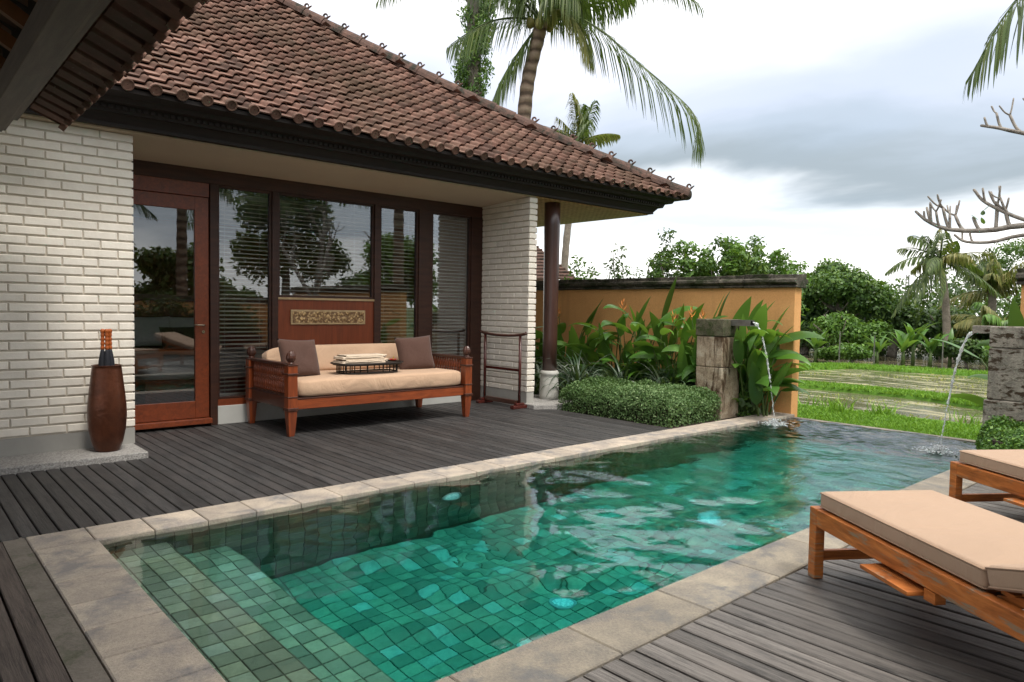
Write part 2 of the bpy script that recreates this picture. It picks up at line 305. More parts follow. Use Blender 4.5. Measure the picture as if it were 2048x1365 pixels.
M['lamp_lens'] = lightmat(); M['lamp_rim'] = simple('pool lamp rim', (.6, .62, .62), None, .3, bump=0)
M['room_wall'] = simple('warm room wall', (.50, .25, .12), (.44, .21, .10), .8, 1, .05); M['room_floor'] = simple('dark room floor', (.16, .10, .07), None, .3, 2, .1)
M['room_ceiling'] = simple('room ceiling', (.6, .54, .46), None, .9, 1, .05)
M['black_metal'] = simple('black metal', (.02, .02, .02), None, .4, bump=0)

# ------------------------------------------------------------------ mesh and object helpers
BW = {}      # build-time matrices of things
def link(o, parent=None):
    C.objects.link(o)
    if parent is not None:
        o.parent = parent
        if parent.name in BW: o.matrix_parent_inverse = BW[parent.name].inverted()
    return o
def tag(o, label=None, cat=None, group=None, kind=None):
    for k, v in (('label', label), ('category', cat), ('group', group), ('kind', kind)):
        if v: o[k] = v
    return o
def thing(name, label, cat, loc=(0, 0, 0), group=None):
    o = bpy.data.objects.new(name, None); o.empty_display_size = .1; C.objects.link(o); o.location = loc
    BW[o.name] = Matrix.Translation(loc); return tag(o, label, cat, group)
def struct(o, label=None): return tag(o, label, None, None, 'structure')
class MB:
    def __init__(s): s.v = []; s.f = []
    def add(s, vs, fs):
        n = len(s.v); s.v += [tuple(map(float, p)) for p in vs]; s.f += [tuple(i+n for i in f) for f in fs]; return s
    def box(s, x0, y0, z0, x1, y1, z1, m=None):
        vs = [(x, y, z) for z in (z0, z1) for y in (y0, y1) for x in (x0, x1)]
        if m is not None: vs = [m @ Vector(p) for p in vs]
        return s.add(vs, [(0, 2, 3, 1), (4, 5, 7, 6), (0, 1, 5, 4), (2, 6, 7, 3), (0, 4, 6, 2), (1, 3, 7, 5)])
    def bar(s, a, b, w, h, up=(0, 0, 1)):
        a = Vector(a); b = Vector(b); t = (b-a); l = t.length; t.normalize(); u = Vector(up); sd = t.cross(u).normalized(); u = sd.cross(t)
        m = Matrix((t, sd, u)).transposed().to_4x4(); m.translation = a
        return s.box(0, -w/2, -h/2, l, w/2, h/2, m)
    def tube(s, pts, rad, n=8, cap=True):
        pts = [Vector(p) for p in pts]; k = len(pts)
        if isinstance(rad, (int, float)): rad = [rad]*k
        vs = []; prev = None
        for i, p in enumerate(pts):
            t = (pts[min(i+1, k-1)]-pts[max(i-1, 0)]).normalized()
            if prev is None: a = t.orthogonal().normalized()
            else: a = (prev-t*prev.dot(t)).normalized()
            prev = a; b = t.cross(a)
            vs += [p+(a*math.cos(2*PI*j/n)+b*math.sin(2*PI*j/n))*rad[i] for j in range(n)]
        fs = [(i*n+j, i*n+(j+1) % n, (i+1)*n+(j+1) % n, (i+1)*n+j) for i in range(k-1) for j in range(n)]
        if cap: fs += [tuple(range(n-1, -1, -1)), tuple((k-1)*n+j for j in range(n))]
        return s.add(vs, fs)
    def lathe(s, prof, c=(0, 0, 0), n=16):      # prof: (r, z)
        vs = [(c[0]+r*math.cos(2*PI*j/n), c[1]+r*math.sin(2*PI*j/n), c[2]+z) for r, z in prof for j in range(n)]
        k = len(prof); fs = [(i*n+j, i*n+(j+1) % n, (i+1)*n+(j+1) % n, (i+1)*n+j) for i in range(k-1) for j in range(n)]
        return s.add(vs, fs+[tuple(range(n-1, -1, -1)), tuple((k-1)*n+j for j in range(n))])
    def prism(s, poly, a0, a1, axis='x'):       # extrude a 2D polygon along an axis
        n = len(poly)
        mk = {'x': lambda a, p: (a, p[0], p[1]), 'y': lambda a, p: (p[0], a, p[1]), 'z': lambda a, p: (p[0], p[1], a)}[axis]
        return s.add([mk(a, p) for a in (a0, a1) for p in poly], [(i, (i+1) % n, n+(i+1) % n, n+i) for i in range(n)]+[tuple(range(n-1, -1, -1)), tuple(range(n, 2*n))])
    def sell(s, c, size, e1=.3, e2=.3, nu=20, nv=12, m=None):    # rounded box (superellipsoid)
        sg = lambda x, e: math.copysign(abs(x)**e, x); vs = []
        for i in range(nv+1):
            t = -PI/2+PI*i/nv
            for j in range(nu):
                p = 2*PI*(j+.5)/nu
                q = Vector((size[0]/2*sg(math.cos(t), e1)*sg(math.cos(p), e2), size[1]/2*sg(math.cos(t), e1)*sg(math.sin(p), e2), size[2]/2*sg(math.sin(t), e1)))
                if m is not None: q = m @ q
                vs.append(q+Vector(c))
        return s.add(vs, [(i*nu+j, i*nu+(j+1) % nu, (i+1)*nu+(j+1) % nu, (i+1)*nu+j) for i in range(nv) for j in range(nu)])
    def mesh(s, name):
        me = bpy.data.meshes.new(name); me.from_pydata(s.v, [], s.f); bm = bmesh.new(); bm.from_mesh(me); bmesh.ops.recalc_face_normals(bm, faces=bm.faces); bm.to_mesh(me); bm.free(); return me
    def build(s, name, mat, parent=None, smooth=False, bevel=0, seg=2, sub=0):
        me = s.mesh(name); me.materials.append(mat)
        if smooth: me.polygons.foreach_set('use_smooth', [True]*len(me.polygons))
        o = bpy.data.objects.new(name, me); link(o, parent)
        if bevel:
            b = o.modifiers.new('bevel', 'BEVEL'); b.width = bevel; b.segments = seg; b.limit_method = 'ANGLE'; b.angle_limit = R(40)
        if sub: q = o.modifiers.new('subdivision', 'SUBSURF'); q.levels = sub; q.render_levels = sub
        if smooth and bevel:
            try: o.modifiers.new('weighted', 'WEIGHTED_NORMAL')
            except Exception: pass
        return o
def fast_mesh(name, V, F, mat, parent=None, smooth=False):      # V (n,3), F (m,k) all with k corners
    V = np.asarray(V, np.float32); F = np.asarray(F, np.int32); m, k = F.shape
    me = bpy.data.meshes.new(name); me.vertices.add(len(V)); me.vertices.foreach_set('co', V.ravel()); me.loops.add(m*k); me.loops.foreach_set('vertex_index', F.ravel())
    me.polygons.add(m); me.polygons.foreach_set('loop_start', np.arange(m, dtype=np.int32)*k); me.polygons.foreach_set('loop_total', np.full(m, k, np.int32))
    if smooth: me.polygons.foreach_set('use_smooth', np.ones(m, bool))
    me.update(calc_edges=True); me.materials.append(mat); o = bpy.data.objects.new(name, me); return link(o, parent)
def piece(me, name, parent, loc, rot=(0, 0, 0), scale=(1, 1, 1)):
    o = bpy.data.objects.new(name, me); link(o, parent); o.location = loc; o.rotation_euler = rot; o.scale = scale; return o
def inst_verts(me, mats):       # copies of a template mesh joined into arrays (for 'stuff')
    v = np.array([x.co for x in me.vertices]); fs = [tuple(p.vertices) for p in me.polygons]; vs = []; ff = []
    quads = [f for f in fs if len(f) == 4]; q = np.array(quads)
    for k, m in enumerate(mats):
        A = np.array(m); vs.append(v @ A[:3, :3].T+A[:3, 3]); ff.append(q+k*len(v))
    return np.concatenate(vs), np.concatenate(ff)
def bump_box(w_, d_, h_, b=.004):      # a piece with chamfered top edges
    x, y = w_/2, d_/2
    return MB().add([(-x, -y, 0), (x, -y, 0), (x, y, 0), (-x, y, 0), (-x, -y, h_-b), (x, -y, h_-b), (x, y, h_-b), (-x, y, h_-b), (-x+b, -y+b, h_), (x-b, -y+b, h_), (x-b, y-b, h_), (-x+b, y-b, h_)],
        [(3, 2, 1, 0), (0, 1, 5, 4), (1, 2, 6, 5), (2, 3, 7, 6), (3, 0, 4, 7), (4, 5, 9, 8), (5, 6, 10, 9), (6, 7, 11, 10), (7, 4, 8, 11), (8, 9, 10, 11)])
def unit(v): return v/np.maximum(np.linalg.norm(v, axis=-1, keepdims=True), 1e-9)
def leaves(name, blobs, n, size, mat, parent=None, aspect=.5, shell=.55, up=.4, droop=0, seed=None):
    """leaf-sized faces spread through ellipsoid clumps; blobs: (cx,cy,cz,rx,ry,rz)"""
    g = np.random.default_rng(seed if seed is not None else rng.integers(1e9)); B = np.array(blobs, float)
    wt = (B[:, 3]*B[:, 4]*B[:, 5])**(2/3); idx = g.choice(len(B), n, p=wt/wt.sum()); dr = unit(g.normal(size=(n, 3)))
    rad = shell+(1-shell)*g.random(n)**.7; rad = rad*(1+.12*g.normal(size=n)); P = B[idx, :3]+dr*rad[:, None]*B[idx, 3:]
    nrm = unit(dr*.7+g.normal(size=(n, 3))*.6+np.array([0, 0, up])); t = unit(np.cross(nrm, g.normal(size=(n, 3)))); t = unit(t+np.array([0, 0, -droop])); sdv = unit(np.cross(t, nrm))
    L_ = size*(.6+.8*g.random(n))[:, None]; W_ = L_*aspect*.5
    V = np.stack([P-t*L_*.5, P+sdv*W_+nrm*L_*.06, P+t*L_*.5, P-sdv*W_+nrm*L_*.06], 1).reshape(-1, 3)
    return fast_mesh(name, V, np.arange(n*4).reshape(n, 4), mat, parent)
def spline(pts, n):
    P = np.array(pts, float); k = len(P)
    if k == 2: return [Vector(P[0]*(1-t)+P[1]*t) for t in np.linspace(0, 1, n)]
    Q = np.vstack([2*P[0]-P[1], P, 2*P[-1]-P[-2]]); out = []
    for u in np.linspace(0, k-1-1e-6, n):
        i = int(u); t = u-i; a, b, c, d_ = Q[i], Q[i+1], Q[i+2], Q[i+3]
        out.append(Vector(.5*((2*b)+(-a+c)*t+(2*a-5*b+4*c-d_)*t*t+(-a+3*b-3*c+d_)*t**3)))
    return out
def frond(ctrl, ll, mat, parent, n=60, droop=.8, width=.035, rach=.03, seed=0, name='frond'):
    """a feather palm leaf: a rachis along ctrl with two rows of hanging leaflets"""
    g = np.random.default_rng(seed); pts = spline(ctrl, n+1); V = []; F = []
    S = np.array([tuple(p) for p in pts])
    T = unit(np.gradient(S, axis=0))
    for i in range(int(n*.10), n+1):
        s_ = i/n; t = T[i]; sd = np.cross(t, [0, 0, 1.0]); nn = np.linalg.norm(sd); sd = sd/nn if nn > .05 else np.array([1.0, 0, 0])
        l0 = ll*math.sin(PI*min(.97, .16+.80*s_))**.6*(.85+.3*g.random())
        for sg in (-1, 1):
            d1 = unit(sd*sg*(.7-.3*s_)+t*(.5+.3*s_)+np.array([0, 0, -.5*droop])+g.normal(size=3)*.07); d2 = unit(d1*.45+t*.12+np.array([0, 0, -droop*(1.3+.4*g.random())])); w0 = width*(.8+.4*g.random())
            wv = unit(np.cross(d1, [0, 0, 1.0]) + t*.6)*w0/2; b = S[i]+g.normal(size=3)*.004; m = b+d1*l0*.42; e = m+d2*l0*.36; f = e+unit(d2+np.array([0, 0, -.5*droop]))*l0*.24; k = len(V)
            V += [b-wv*.4, b+wv*.4, m+wv, m-wv, e+wv*.7, e-wv*.7, f+wv*.08, f-wv*.08]; F += [(k, k+1, k+2, k+3), (k+3, k+2, k+4, k+5), (k+5, k+4, k+6, k+7)]
    # rachis, four-sided
    for i in range(0, n):
        for a, b in ((Vector(S[i]), Vector(S[i+1])),):
            r0 = rach*(1-i/n*.85); r1 = rach*(1-(i+1)/n*.85); t = Vector(T[i]); s1 = t.cross(Vector((0, 0, 1))); s1 = s1.normalized() if s1.length > .01 else Vector((1, 0, 0)); u1 = s1.cross(t); k = len(V)
            V += [a+s1*r0, a+u1*r0, a-s1*r0, a-u1*r0, b+s1*r1, b+u1*r1, b-s1*r1, b-u1*r1]; F += [(k+j, k+(j+1) % 4, k+4+(j+1) % 4, k+4+j) for j in range(4)]
    return fast_mesh(name, np.array([tuple(v) for v in V]), F, mat, parent)
def arch(base, az, el, length, sag, k=6):     # control points of an arching frond
    out = []
    for i in range(k):
        s_ = i/(k-1)*length; a = R(az); out.append((base[0]+math.cos(a)*math.cos(R(el))*s_*(1-.12*sag*(i/(k-1))**2), base[1]+math.sin(a)*math.cos(R(el))*s_*(1-.12*sag*(i/(k-1))**2), base[2]+math.sin(R(el))*s_-sag*length*.55*(i/(k-1))**2.2))
    return out
def palm(label, base, trunk, r0, r1, fronds, ll, mats, cat='palm', nl=50, width=.05, group=None, rach=.03, nuts=True):
    t = thing('coconut_palm', label, cat, base, group); sp = spline(trunk, 26)
    MB().tube(sp, [r0+(r1-r0)*(i/25)**.6+ (r0*.5*max(0, 1-i/3)) + .04*r0*((i % 2)*2-1) for i in range(26)], 12).build('trunk', M['palm_trunk' if base[0] < 12 else 'far_trunk'], t, True)
    for i, (c, mk) in enumerate(fronds): frond(c, ll*(1.3 if len(c) == 7 else .95), M[mk], t, nl, .5+.5*random.random(), width, rach, seed=i+int(base[0]*10))
    if nuts:
        top = sp[-1]
        for k in range(5):
            a = k*1.25; MB().sell((top.x+math.cos(a)*r1*1.8, top.y+math.sin(a)*r1*1.8, top.z-.05-.1*(k % 2)), (r1*1.5, r1*1.5, r1*1.8), 1, 1, 8, 6).build('coconut', M['leaf_palm_y'], t, True)
    return t
def blade(base, az, el, length, width, sag, twist=0, nseg=8, fold=.25):      # a broad leaf, returns verts and quads
    V = []; F = []; p = Vector(base); a = R(az); e = R(el)
    for i in range(nseg+1):
        s_ = i/nseg; w_ = width*math.sin(PI*min(1, (.04+.96*s_))**.75)**.8*.5 if s_ < 1 else .002
        if i == 0: w_ = width*.06
        t = Vector((math.cos(a)*math.cos(e), math.sin(a)*math.cos(e), math.sin(e))); sd = Vector((-math.sin(a), math.cos(a), 0)); up = t.cross(sd)*-1; tw = R(twist)
        sd2 = sd*math.cos(tw)+up*math.sin(tw); up2 = up*math.cos(tw)-sd*math.sin(tw)
        V += [tuple(p+sd2*w_+up2*w_*fold), tuple(p), tuple(p-sd2*w_+up2*w_*fold)]; p = p+t*(length/nseg); e -= R(sag)/nseg*(.4+1.2*s_)
    for i in range(nseg):
        for j in (0, 1): k = i*3+j; F.append((k, k+1, k+4, k+3))
    return V, F
def obj_from(V, F, name, mat, parent, smooth=True): return fast_mesh(name, V, F, mat, parent, smooth)

# ------------------------------------------------------------------ ground, pool, decks
def ring(name, x0, y0, x1, y1, X0, Y0, X1, Y1, z, mat):       # a sheet with a rectangular hole
    return struct(fast_mesh(name, [(X0, Y0, z), (X1, Y0, z), (X1, Y1, z), (X0, Y1, z), (x0, y0, z), (x1, y0, z), (x1, y1, z), (x0, y1, z)], [(0, 1, 5, 4), (1, 2, 6, 5), (2, 3, 7, 6), (3, 0, 4, 7)], mat))
ring('ground', -9, -9, 8.86, 20, -900, -900, 1200, 900, -.46, M['ground'])
PX0, PX1, PY0, PY1 = .86, 8.62, 1.95, 4.35
tb = MB().box(-9, -9, -1.6, PX0-.28, 20, -.05).box(PX0-.28, PY1+.28, -1.6, 8.86, 20, -.051).box(PX0-.28, -9, -1.6, 8.86, PY0-.28, -.0505)
struct(tb.build('terrace_base', M['soil']), 'dark soil and joists under the decks')
bas = MB().box(PX0-.28, PY0-.28, -1.6, PX0-.012, PY1+.28, -.045).box(PX0-.012, PY1+.012, -1.6, 8.74, PY1+.28, -.045).box(PX0-.012, PY0-.28, -1.6, 8.74, PY0-.012, -.045).box(PX0-.012, PY0-.012, -1.6, 8.62, PY1+.012, -1.212)
bas.box(PX0-.012, PY0-.012, -1.212, 1.22, PY1+.012, -.232).box(1.22, PY0-.012, -1.212, 1.568, PY1+.012, -.502)
basin = struct(bas.build('pool_basin', M['grout']), 'pool basin lined in green stone tiles')
edge = struct(MB().box(8.632, PY0-.02, -1.6, 8.74, PY1+.02, -.027).build('overflow_edge', M['coping_r']), 'thin overflow edge at the far end of the pool')
def tile_set(specs, parent, nmax=300, stuffname='tile', mk='pool_tile'):
    """specs: (centre, rotation, w, d); the nearest are parts, the rest one joined part"""
    tm = {}
    specs = sorted(specs, key=lambda q: (Vector(q[0])-Vector((0, 0, 1.3))).length)
    rest = {}
    for i, (c, rot, a, b) in enumerate(specs):
        key = (round(a, 3), round(b, 3))
        if key not in tm: tm[key] = bump_box(a, b, .010, .003).mesh('tile'); tm[key].materials.append(M[mk])
        if i < nmax: piece(tm[key], 'tile', parent, c, rot)
        else: rest.setdefault(key, []).append(Matrix.Translation(c) @ Matrix.Rotation(rot[0], 4, 'X') @ Matrix.Rotation(rot[1], 4, 'Y'))
    VV = []; FF = []; n = 0
    for key, ms in rest.items():
        v, f = inst_verts(tm[key], ms); VV.append(v); FF.append(f+n); n += len(v)
    if VV: tag(fast_mesh(stuffname, np.concatenate(VV), np.concatenate(FF), M[mk], parent), kind='stuff')
rj = lambda a: random.uniform(-a, a)
G = .0045
sp_ = []
for j in range(24):
    for i in range(4):
        sp_.append(((.86+.09*i+.045, 1.95+.1*j+.05, -.23+rj(.0008)), (0, 0, 0), .09-G, .1-G)); sp_.append(((1.22+.0875*i+.043, 1.95+.1*j+.05, -.50+rj(.0008)), (0, 0, 0), .0875-G, .1-G))
step = struct(MB().box(.87, PY0, -.236, 1.215, PY1, -.231).box(1.225, PY0, -.506, 1.56, PY1, -.501).build('pool_step', M['grout']), 'two shallow tiled bench steps at the near end of the pool')
tile_set(sp_, step)
flo = struct(MB().box(1.58, PY0, -1.211, 8.61, PY1, -1.2095).build('pool_floor', M['grout']), 'deep green tiled pool floor')
tile_set([((1.58+.1*i+.05, 1.95+.1*j+.05, -1.21+rj(.001)), (0, 0, 0), .1-G, .1-G) for i in range(70) for j in range(24)], flo)
wal = struct(MB().box(.87, PY1+.0095, -1.2, 8.6, PY1+.0115, -.05).build('pool_side', M['grout']), 'tiled side of the pool below the house deck')
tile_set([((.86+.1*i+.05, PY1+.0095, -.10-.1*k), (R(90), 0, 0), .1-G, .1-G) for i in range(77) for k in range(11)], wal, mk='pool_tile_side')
wal2 = struct(MB().box(.87, PY0-.0115, -1.2, 8.6, PY0-.0095, -.05).build('pool_side', M['grout']), 'tiled sides of the pool below the lounger deck')
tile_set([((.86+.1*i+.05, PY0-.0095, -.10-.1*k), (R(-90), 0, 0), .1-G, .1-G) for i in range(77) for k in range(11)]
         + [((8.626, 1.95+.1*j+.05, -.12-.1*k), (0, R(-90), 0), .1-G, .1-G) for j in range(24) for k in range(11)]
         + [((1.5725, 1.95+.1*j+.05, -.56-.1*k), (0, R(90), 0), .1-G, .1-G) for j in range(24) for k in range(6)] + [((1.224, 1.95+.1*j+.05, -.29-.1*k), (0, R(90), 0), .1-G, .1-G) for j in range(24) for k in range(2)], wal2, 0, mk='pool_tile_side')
# water: a closed body with small waves, rings where the two jets fall
JET = [(7.93, 4.17), (7.68, 2.34)]
def water_body():
    xs = np.concatenate([np.linspace(.80, 5.2, 200, endpoint=False), np.linspace(5.2, 8.633, 260)]); ys = np.linspace(1.90, 4.40, 190); X, Y = np.meshgrid(xs, ys, indexing='ij'); g = np.random.default_rng(5)
    Z = np.zeros_like(X); am = .55+1.5*np.clip((X-1.6)/2.6, 0, 1)
    for k in range(34):
        a = g.uniform(-1.2, 1.2)+.45; wl = g.uniform(.22, .95); ph = g.uniform(0, 6.28); Z += np.sin((X*math.cos(a)+Y*math.sin(a))*2*PI/wl+ph+.8*np.sin(X*1.3+Y*1.9+k))*.00030*(wl/.4)
    Z *= am
    for k in range(9):
        a = g.uniform(-1.6, 1.6); wl = g.uniform(.45, 1.0); Z += np.sin((X*math.cos(a)+Y*math.sin(a)+.06*np.sin(X*4+Y*3+k))*2*PI/wl+k*2.1)*.0105*wl/(2*PI)
    far = np.clip((X-5.0)/2.2, 0, 1)**1.3
    for k in range(22):
        a = g.uniform(-.9, .9)+(.2 if k % 2 else 2.6); wl = g.uniform(.085, .22); Z += far*np.sin((X*math.cos(a)+Y*math.sin(a)+.05*np.sin(X*3.1+Y*2.3+k))*2*PI/wl+k*1.7)*.026*wl/(2*PI)
    for jx, jy in JET:
        r = np.hypot(X-jx, Y-jy); Z += .006*np.sin(r*46)*np.exp(-r*2.6)+.0022*np.sin(r*19+.5)*np.exp(-r*.85)
    for (jx, jy, a, f) in ((2.35, 2.9, .0011, 60), (2.0, 3.7, .0009, 55), (3.1, 2.6, .001, 48)):
        r = np.hypot(X-jx, Y-jy); Z += a*np.sin(r*f)*np.exp(-r*5)
    V = np.stack([X, Y, Z-.024], -1).reshape(-1, 3); nx, ny = len(xs), len(ys); I = np.arange(nx*ny).reshape(nx, ny)
    F = np.stack([I[:-1, :-1], I[1:, :-1], I[1:, 1:], I[:-1, 1:]], -1).reshape(-1, 4)
    B = I.copy()+nx*ny; V2 = V.copy(); V2[:, 2] = -1.215
    # walls of the body
    rim = np.concatenate([I[:, 0], I[-1, 1:], I[::-1, -1][1:], I[0, ::-1][1:-1]]); k = len(rim); Vb = V[rim].copy(); Vb[:, 2] = -1.215; ix = np.arange(k)+nx*ny; nxt = np.roll(np.arange(k), -1)
    Fw = np.stack([rim, ix, ix[nxt], rim[nxt]], -1); V = np.concatenate([V, Vb])
    c = [0, nx-1, nx-1+ny-1, 2*(nx-1)+ny-1]; Fb = np.array([[ix[c[3]], ix[c[2]], ix[c[1]], ix[c[0]]]])
    me = bpy.data.meshes.new('pool_water'); me.from_pydata(V.tolist(), [], F.tolist()+Fw.tolist()+[ix[::-1].tolist()]); me.materials.append(M['water'])
    me.polygons.foreach_set('use_smooth', [True]*len(F)+[False]*(len(me.polygons)-len(F))); o = bpy.data.objects.new('pool_water', me); C.objects.link(o); return o
struct(water_body(), 'clear green rippling pool water')
def lamp(label, loc, rot):
    t = thing('pool_light', label, 'pool light', (0, 0, 0), 'round lamps set into the pool')
    MB().lathe([(.0, 0), (.088, 0), (.092, .012), (.082, .02), (.078, .012), (0, .012)], n=28).build('rim', M['lamp_rim'], t, True)
    MB().lathe([(.0, .010), (.076, .011), (.060, .022), (0, .028)], n=24).build('lens', M['lamp_lens'], t, True)
    t.location = loc; t.rotation_euler = rot
lamp('round lamp in the pool side below the house deck, left of the others', (3.26, 4.342, -.48), (R(90), 0, 0))
lamp('round lamp on the pool floor nearest the viewer, off the near right coping', (3.10, 2.98, -1.20), (0, 0, 0))
lamp('round lamp on the pool floor near the foot of the front lounger', (4.98, 3.12, -1.20), (0, 0, 0))

def stone_row(parent, mat, rects, top):
    for (x0, y0, x1, y1) in rects:
        w_, d_ = x1-x0-.005, y1-y0-.005; o = bump_box(w_, d_, .05, .005).build('stone', mat, parent); o.location = ((x0+x1)/2, (y0+y1)/2, top-.05+rj(.0012)); o.rotation_euler = (rj(.0015), rj(.0015), rj(.002))
cb = struct(MB().box(.58, PY1+.0, -.049, 8.74, PY1+.278, -.047).build('pool_coping', M['grout']), 'sandstone coping along the house side of the pool')
stone_row(cb, M['coping'], [(.575, 4.35, .86, 4.63)]+[(.86+.295*i, 4.33, .86+.295*(i+1), 4.63) for i in range(26)]+[(8.53, 4.33, 8.74, 4.63)], .004)
cn = struct(MB().box(.58, PY0-.25, -.0488, .858, PY1, -.0468).build('pool_coping', M['grout']), 'weathered stone coping across the near end of the pool')
yy = [4.348, 4.07, 3.77, 3.455, 3.15, 2.86, 2.55, 2.25, 1.95, 1.67]
stone_row(cn, M['coping'], [(.578, yy[i+1], .872, yy[i]) for i in range(9)], .0045)
cr_ = struct(MB().box(.88, PY0-.278, -.0494, 8.74, PY0, -.0474).build('pool_coping', M['grout']), 'grey stone coping along the lounger side of the pool')
stone_row(cr_, M['coping_r'], [(.875+.602*i, 1.672, .875+.602*(i+1), 1.968) for i in range(13)], .0042)
struct(MB().box(.474, -1.0, -.05, .573, 4.66, -.003).build('concrete_strip', M['moss_strip']), 'mossy concrete strip between near deck boards and coping')
def boards(name, label, mat, rng_, y_of, w_=.0935, z=0.0, gap=.009):
    root = None; me = {}
    base = MB().box(rng_[0], y_of(rng_[0])[0], -.047, rng_[1], y_of(rng_[0])[1]-.1, -.045)
    root = struct(base.build(name, M['dark_timber']), label)
    x = rng_[0]
    while x < rng_[1]-w_*.5:
        a, b = y_of(x+w_/2); key = (round(a, 2), round(b, 2))
        if key not in me: me[key] = bump_box(w_-gap, b-a, .024, .0045).mesh('board'); me[key].materials.append(mat)
        piece(me[key], 'board', root, (x+w_/2, (a+b)/2, z-.024+rj(.0012)), (rj(.0003), rj(.012), rj(.0006))); x += w_
    return root
def left_y(x):
    if x < 1.66: return 4.636, 6.42
    if x < 6.36: return 4.636, 7.82
    return 4.636, 6.6
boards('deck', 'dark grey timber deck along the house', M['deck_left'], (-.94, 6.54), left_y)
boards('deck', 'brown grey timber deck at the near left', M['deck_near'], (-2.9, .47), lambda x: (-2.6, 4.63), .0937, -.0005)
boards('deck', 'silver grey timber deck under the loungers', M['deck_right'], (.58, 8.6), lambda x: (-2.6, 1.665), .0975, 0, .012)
struct(MB().prism([(6.5, 4.64), (8.74, 4.64), (8.74, 14), (6.5, 14)], -.05, -.012, 'z').build('garden_bed', M['soil']), 'planting bed below the ochre wall')
struct(MB().box(-4, 6.42, -.04, 1.665, 8.0, .05).build('pebble_slab', M['pebble'], bevel=.006), 'washed pebble slab under the left brick wall')
struct(MB().prism([(6.30, 6.62), (6.62, 6.42), (7.12, 6.60), (7.25, 7.3), (6.9, 7.6), (6.36, 7.6)], -.04, .055, 'z').build('pebble_slab', M['pebble'], bevel=.006), 'washed pebble slab under the round column')

# ------------------------------------------------------------------ house
house = thing('house', 'cream brick pool villa with clay tiled hip roof and glazed front', 'house', (4, 8, 0))
def brick_wall(face, rows, z0, u0, u1, parent, off=0, lenb=.262, lo=None):
    """face(u, z) -> (location, rotz): running bond between u0 and u1"""
    for r_ in range(rows):
        z = z0+.0775*r_; u = u1-(.13 if (r_+off) % 2 else .262)-(.02 if r_ % 4 == 2 else 0); e = u1
        while e > u0+.02:
            a = max(u, u0); l_ = e-a-.010
            if l_ > .03:
                loc, rz = face((a+e)/2, z); o = piece(BR, 'brick', parent, loc, (rj(.010), 0, rz+rj(.004)), (l_/.25, 1, 1))
            e = u; u -= lenb
BR = MB().add(*(lambda q: (q.v, q.f))(bump_box(.25, .062, .016, .005))).mesh('brick')
for v in BR.vertices: x, y, z = v.co; v.co = (x, -z, y)      # lies against a wall that faces -y, proud of it
BR.flip_normals(); BR.materials.append(M['brick'])
lw = MB().box(-4, 6.895, .19, 1.668, 7.9, 2.772).build('wall', M['mortar'], house)
brick_wall(lambda u, z: ((u, 6.8955, z+.031), 0), 33, .205, .38, 1.682, lw)
MB().box(-4, 6.885, .05, 1.676, 7.9, .19).build('plinth', M['plinth'], house)
pw = MB().box(6.347, 6.806, .2, 6.452, 12.1, 2.77).build('wall', M['mortar'], house)
brick_wall(lambda u, z: ((6.3475, 13.6-u+.01, z+.031), -PI/2), 33, .205, 13.6-7.78, 13.6-6.795, pw)
for r_ in range(33): piece(BR, 'brick', pw, (6.3995, 6.8065, .236+.0775*r_), (rj(.01), 0, 0), ((.132+.012*(r_ % 2))/.25, 1, 1))
MB().box(6.335, 6.798, .04, 6.462, 12.1, .2).build('plinth', M['plinth'], house)
# interior shell
MB().box(1.3, 12.0, 0, 6.34, 12.1, 2.75).build('room_wall', M['room_wall'], house); MB().box(1.2, 7.9, 0, 1.3, 12.1, 2.75).build('room_wall', M['room_wall'], house); MB().box(6.3, 7.86, 0, 6.3465, 12.0, 2.75).build('room_wall', M['room_wall'], house)
MB().box(1.3, 7.84, 0, 6.3, 12, .07).build('room_floor', M['room_floor'], house); MB().box(1.2, 7.86, 2.60, 6.34, 12.1, 2.74).build('room_ceiling', M['room_ceiling'], house)
MB().prism([(6.80, 2.757), (7.88, 2.700), (7.88, 2.80), (6.80, 2.80)], -4, 6.455).build('ceiling', M['soffit'], house)
MB().box(6.455, 6.80, 2.757, 8.80, 14, 2.80).build('ceiling', M['bamboo_mat'], house)
# window wall, y 7.76 - 7.84
DT = M['dark_timber']; z1 = 2.41
MB().box(1.668, 7.765, 2.56, 6.345, 7.85, 2.71).build('transom', DT, house, bevel=.004)
def frame(name, x0, x1, z0, z1, w=.028, y=7.775, mat=None, d=.05):
    return MB().box(x0, y, z0, x0+w, y+d, z1).box(x1-w, y, z0, x1, y+d, z1).box(x0+w, y, z0, x1-w, y+d, z0+w).box(x0+w, y, z1-w, x1-w, y+d, z1).build(name, mat or DT, house, bevel=.003)
def pane(x0, x1, z0, z1, parent, y=7.80): return MB().box(x0, y, z0, x1, y+.004, z1).build('pane', M['glass'], parent)
for (a, b) in ((2.625, 2.70), (3.30, 3.37), (4.61, 4.69), (5.27, 5.48), (6.14, 6.345)): MB().box(a, 7.755, .0, b, 7.85, 2.56).build('mullion', DT, house, bevel=.004)
for (a, b, c0) in ((2.70, 3.30, .27), (3.37, 4.61, 1.385), (4.69, 5.27, .27), (5.48, 6.14, .27)):
    f = frame('window', a, b, c0, 2.56, .026); pane(a+.02, b-.02, c0+.02, 2.54, f)
MB().box(3.37, 7.755, 1.36, 4.61, 7.85, 1.385).build('sill', M['gilt_frame'], house); MB().box(3.37, 7.775, .27, 4.61, 7.83, 1.36).build('wood_panel', M['red_wood_v'], house)
MB().box(2.70, 7.752, .0, 6.14, 7.84, .2).build('plinth', M['plinth_white'], house, bevel=.004); MB().box(2.70, 7.765, .2, 6.14, 7.84, .27).build('bottom_rail', M['red_wood'], house)
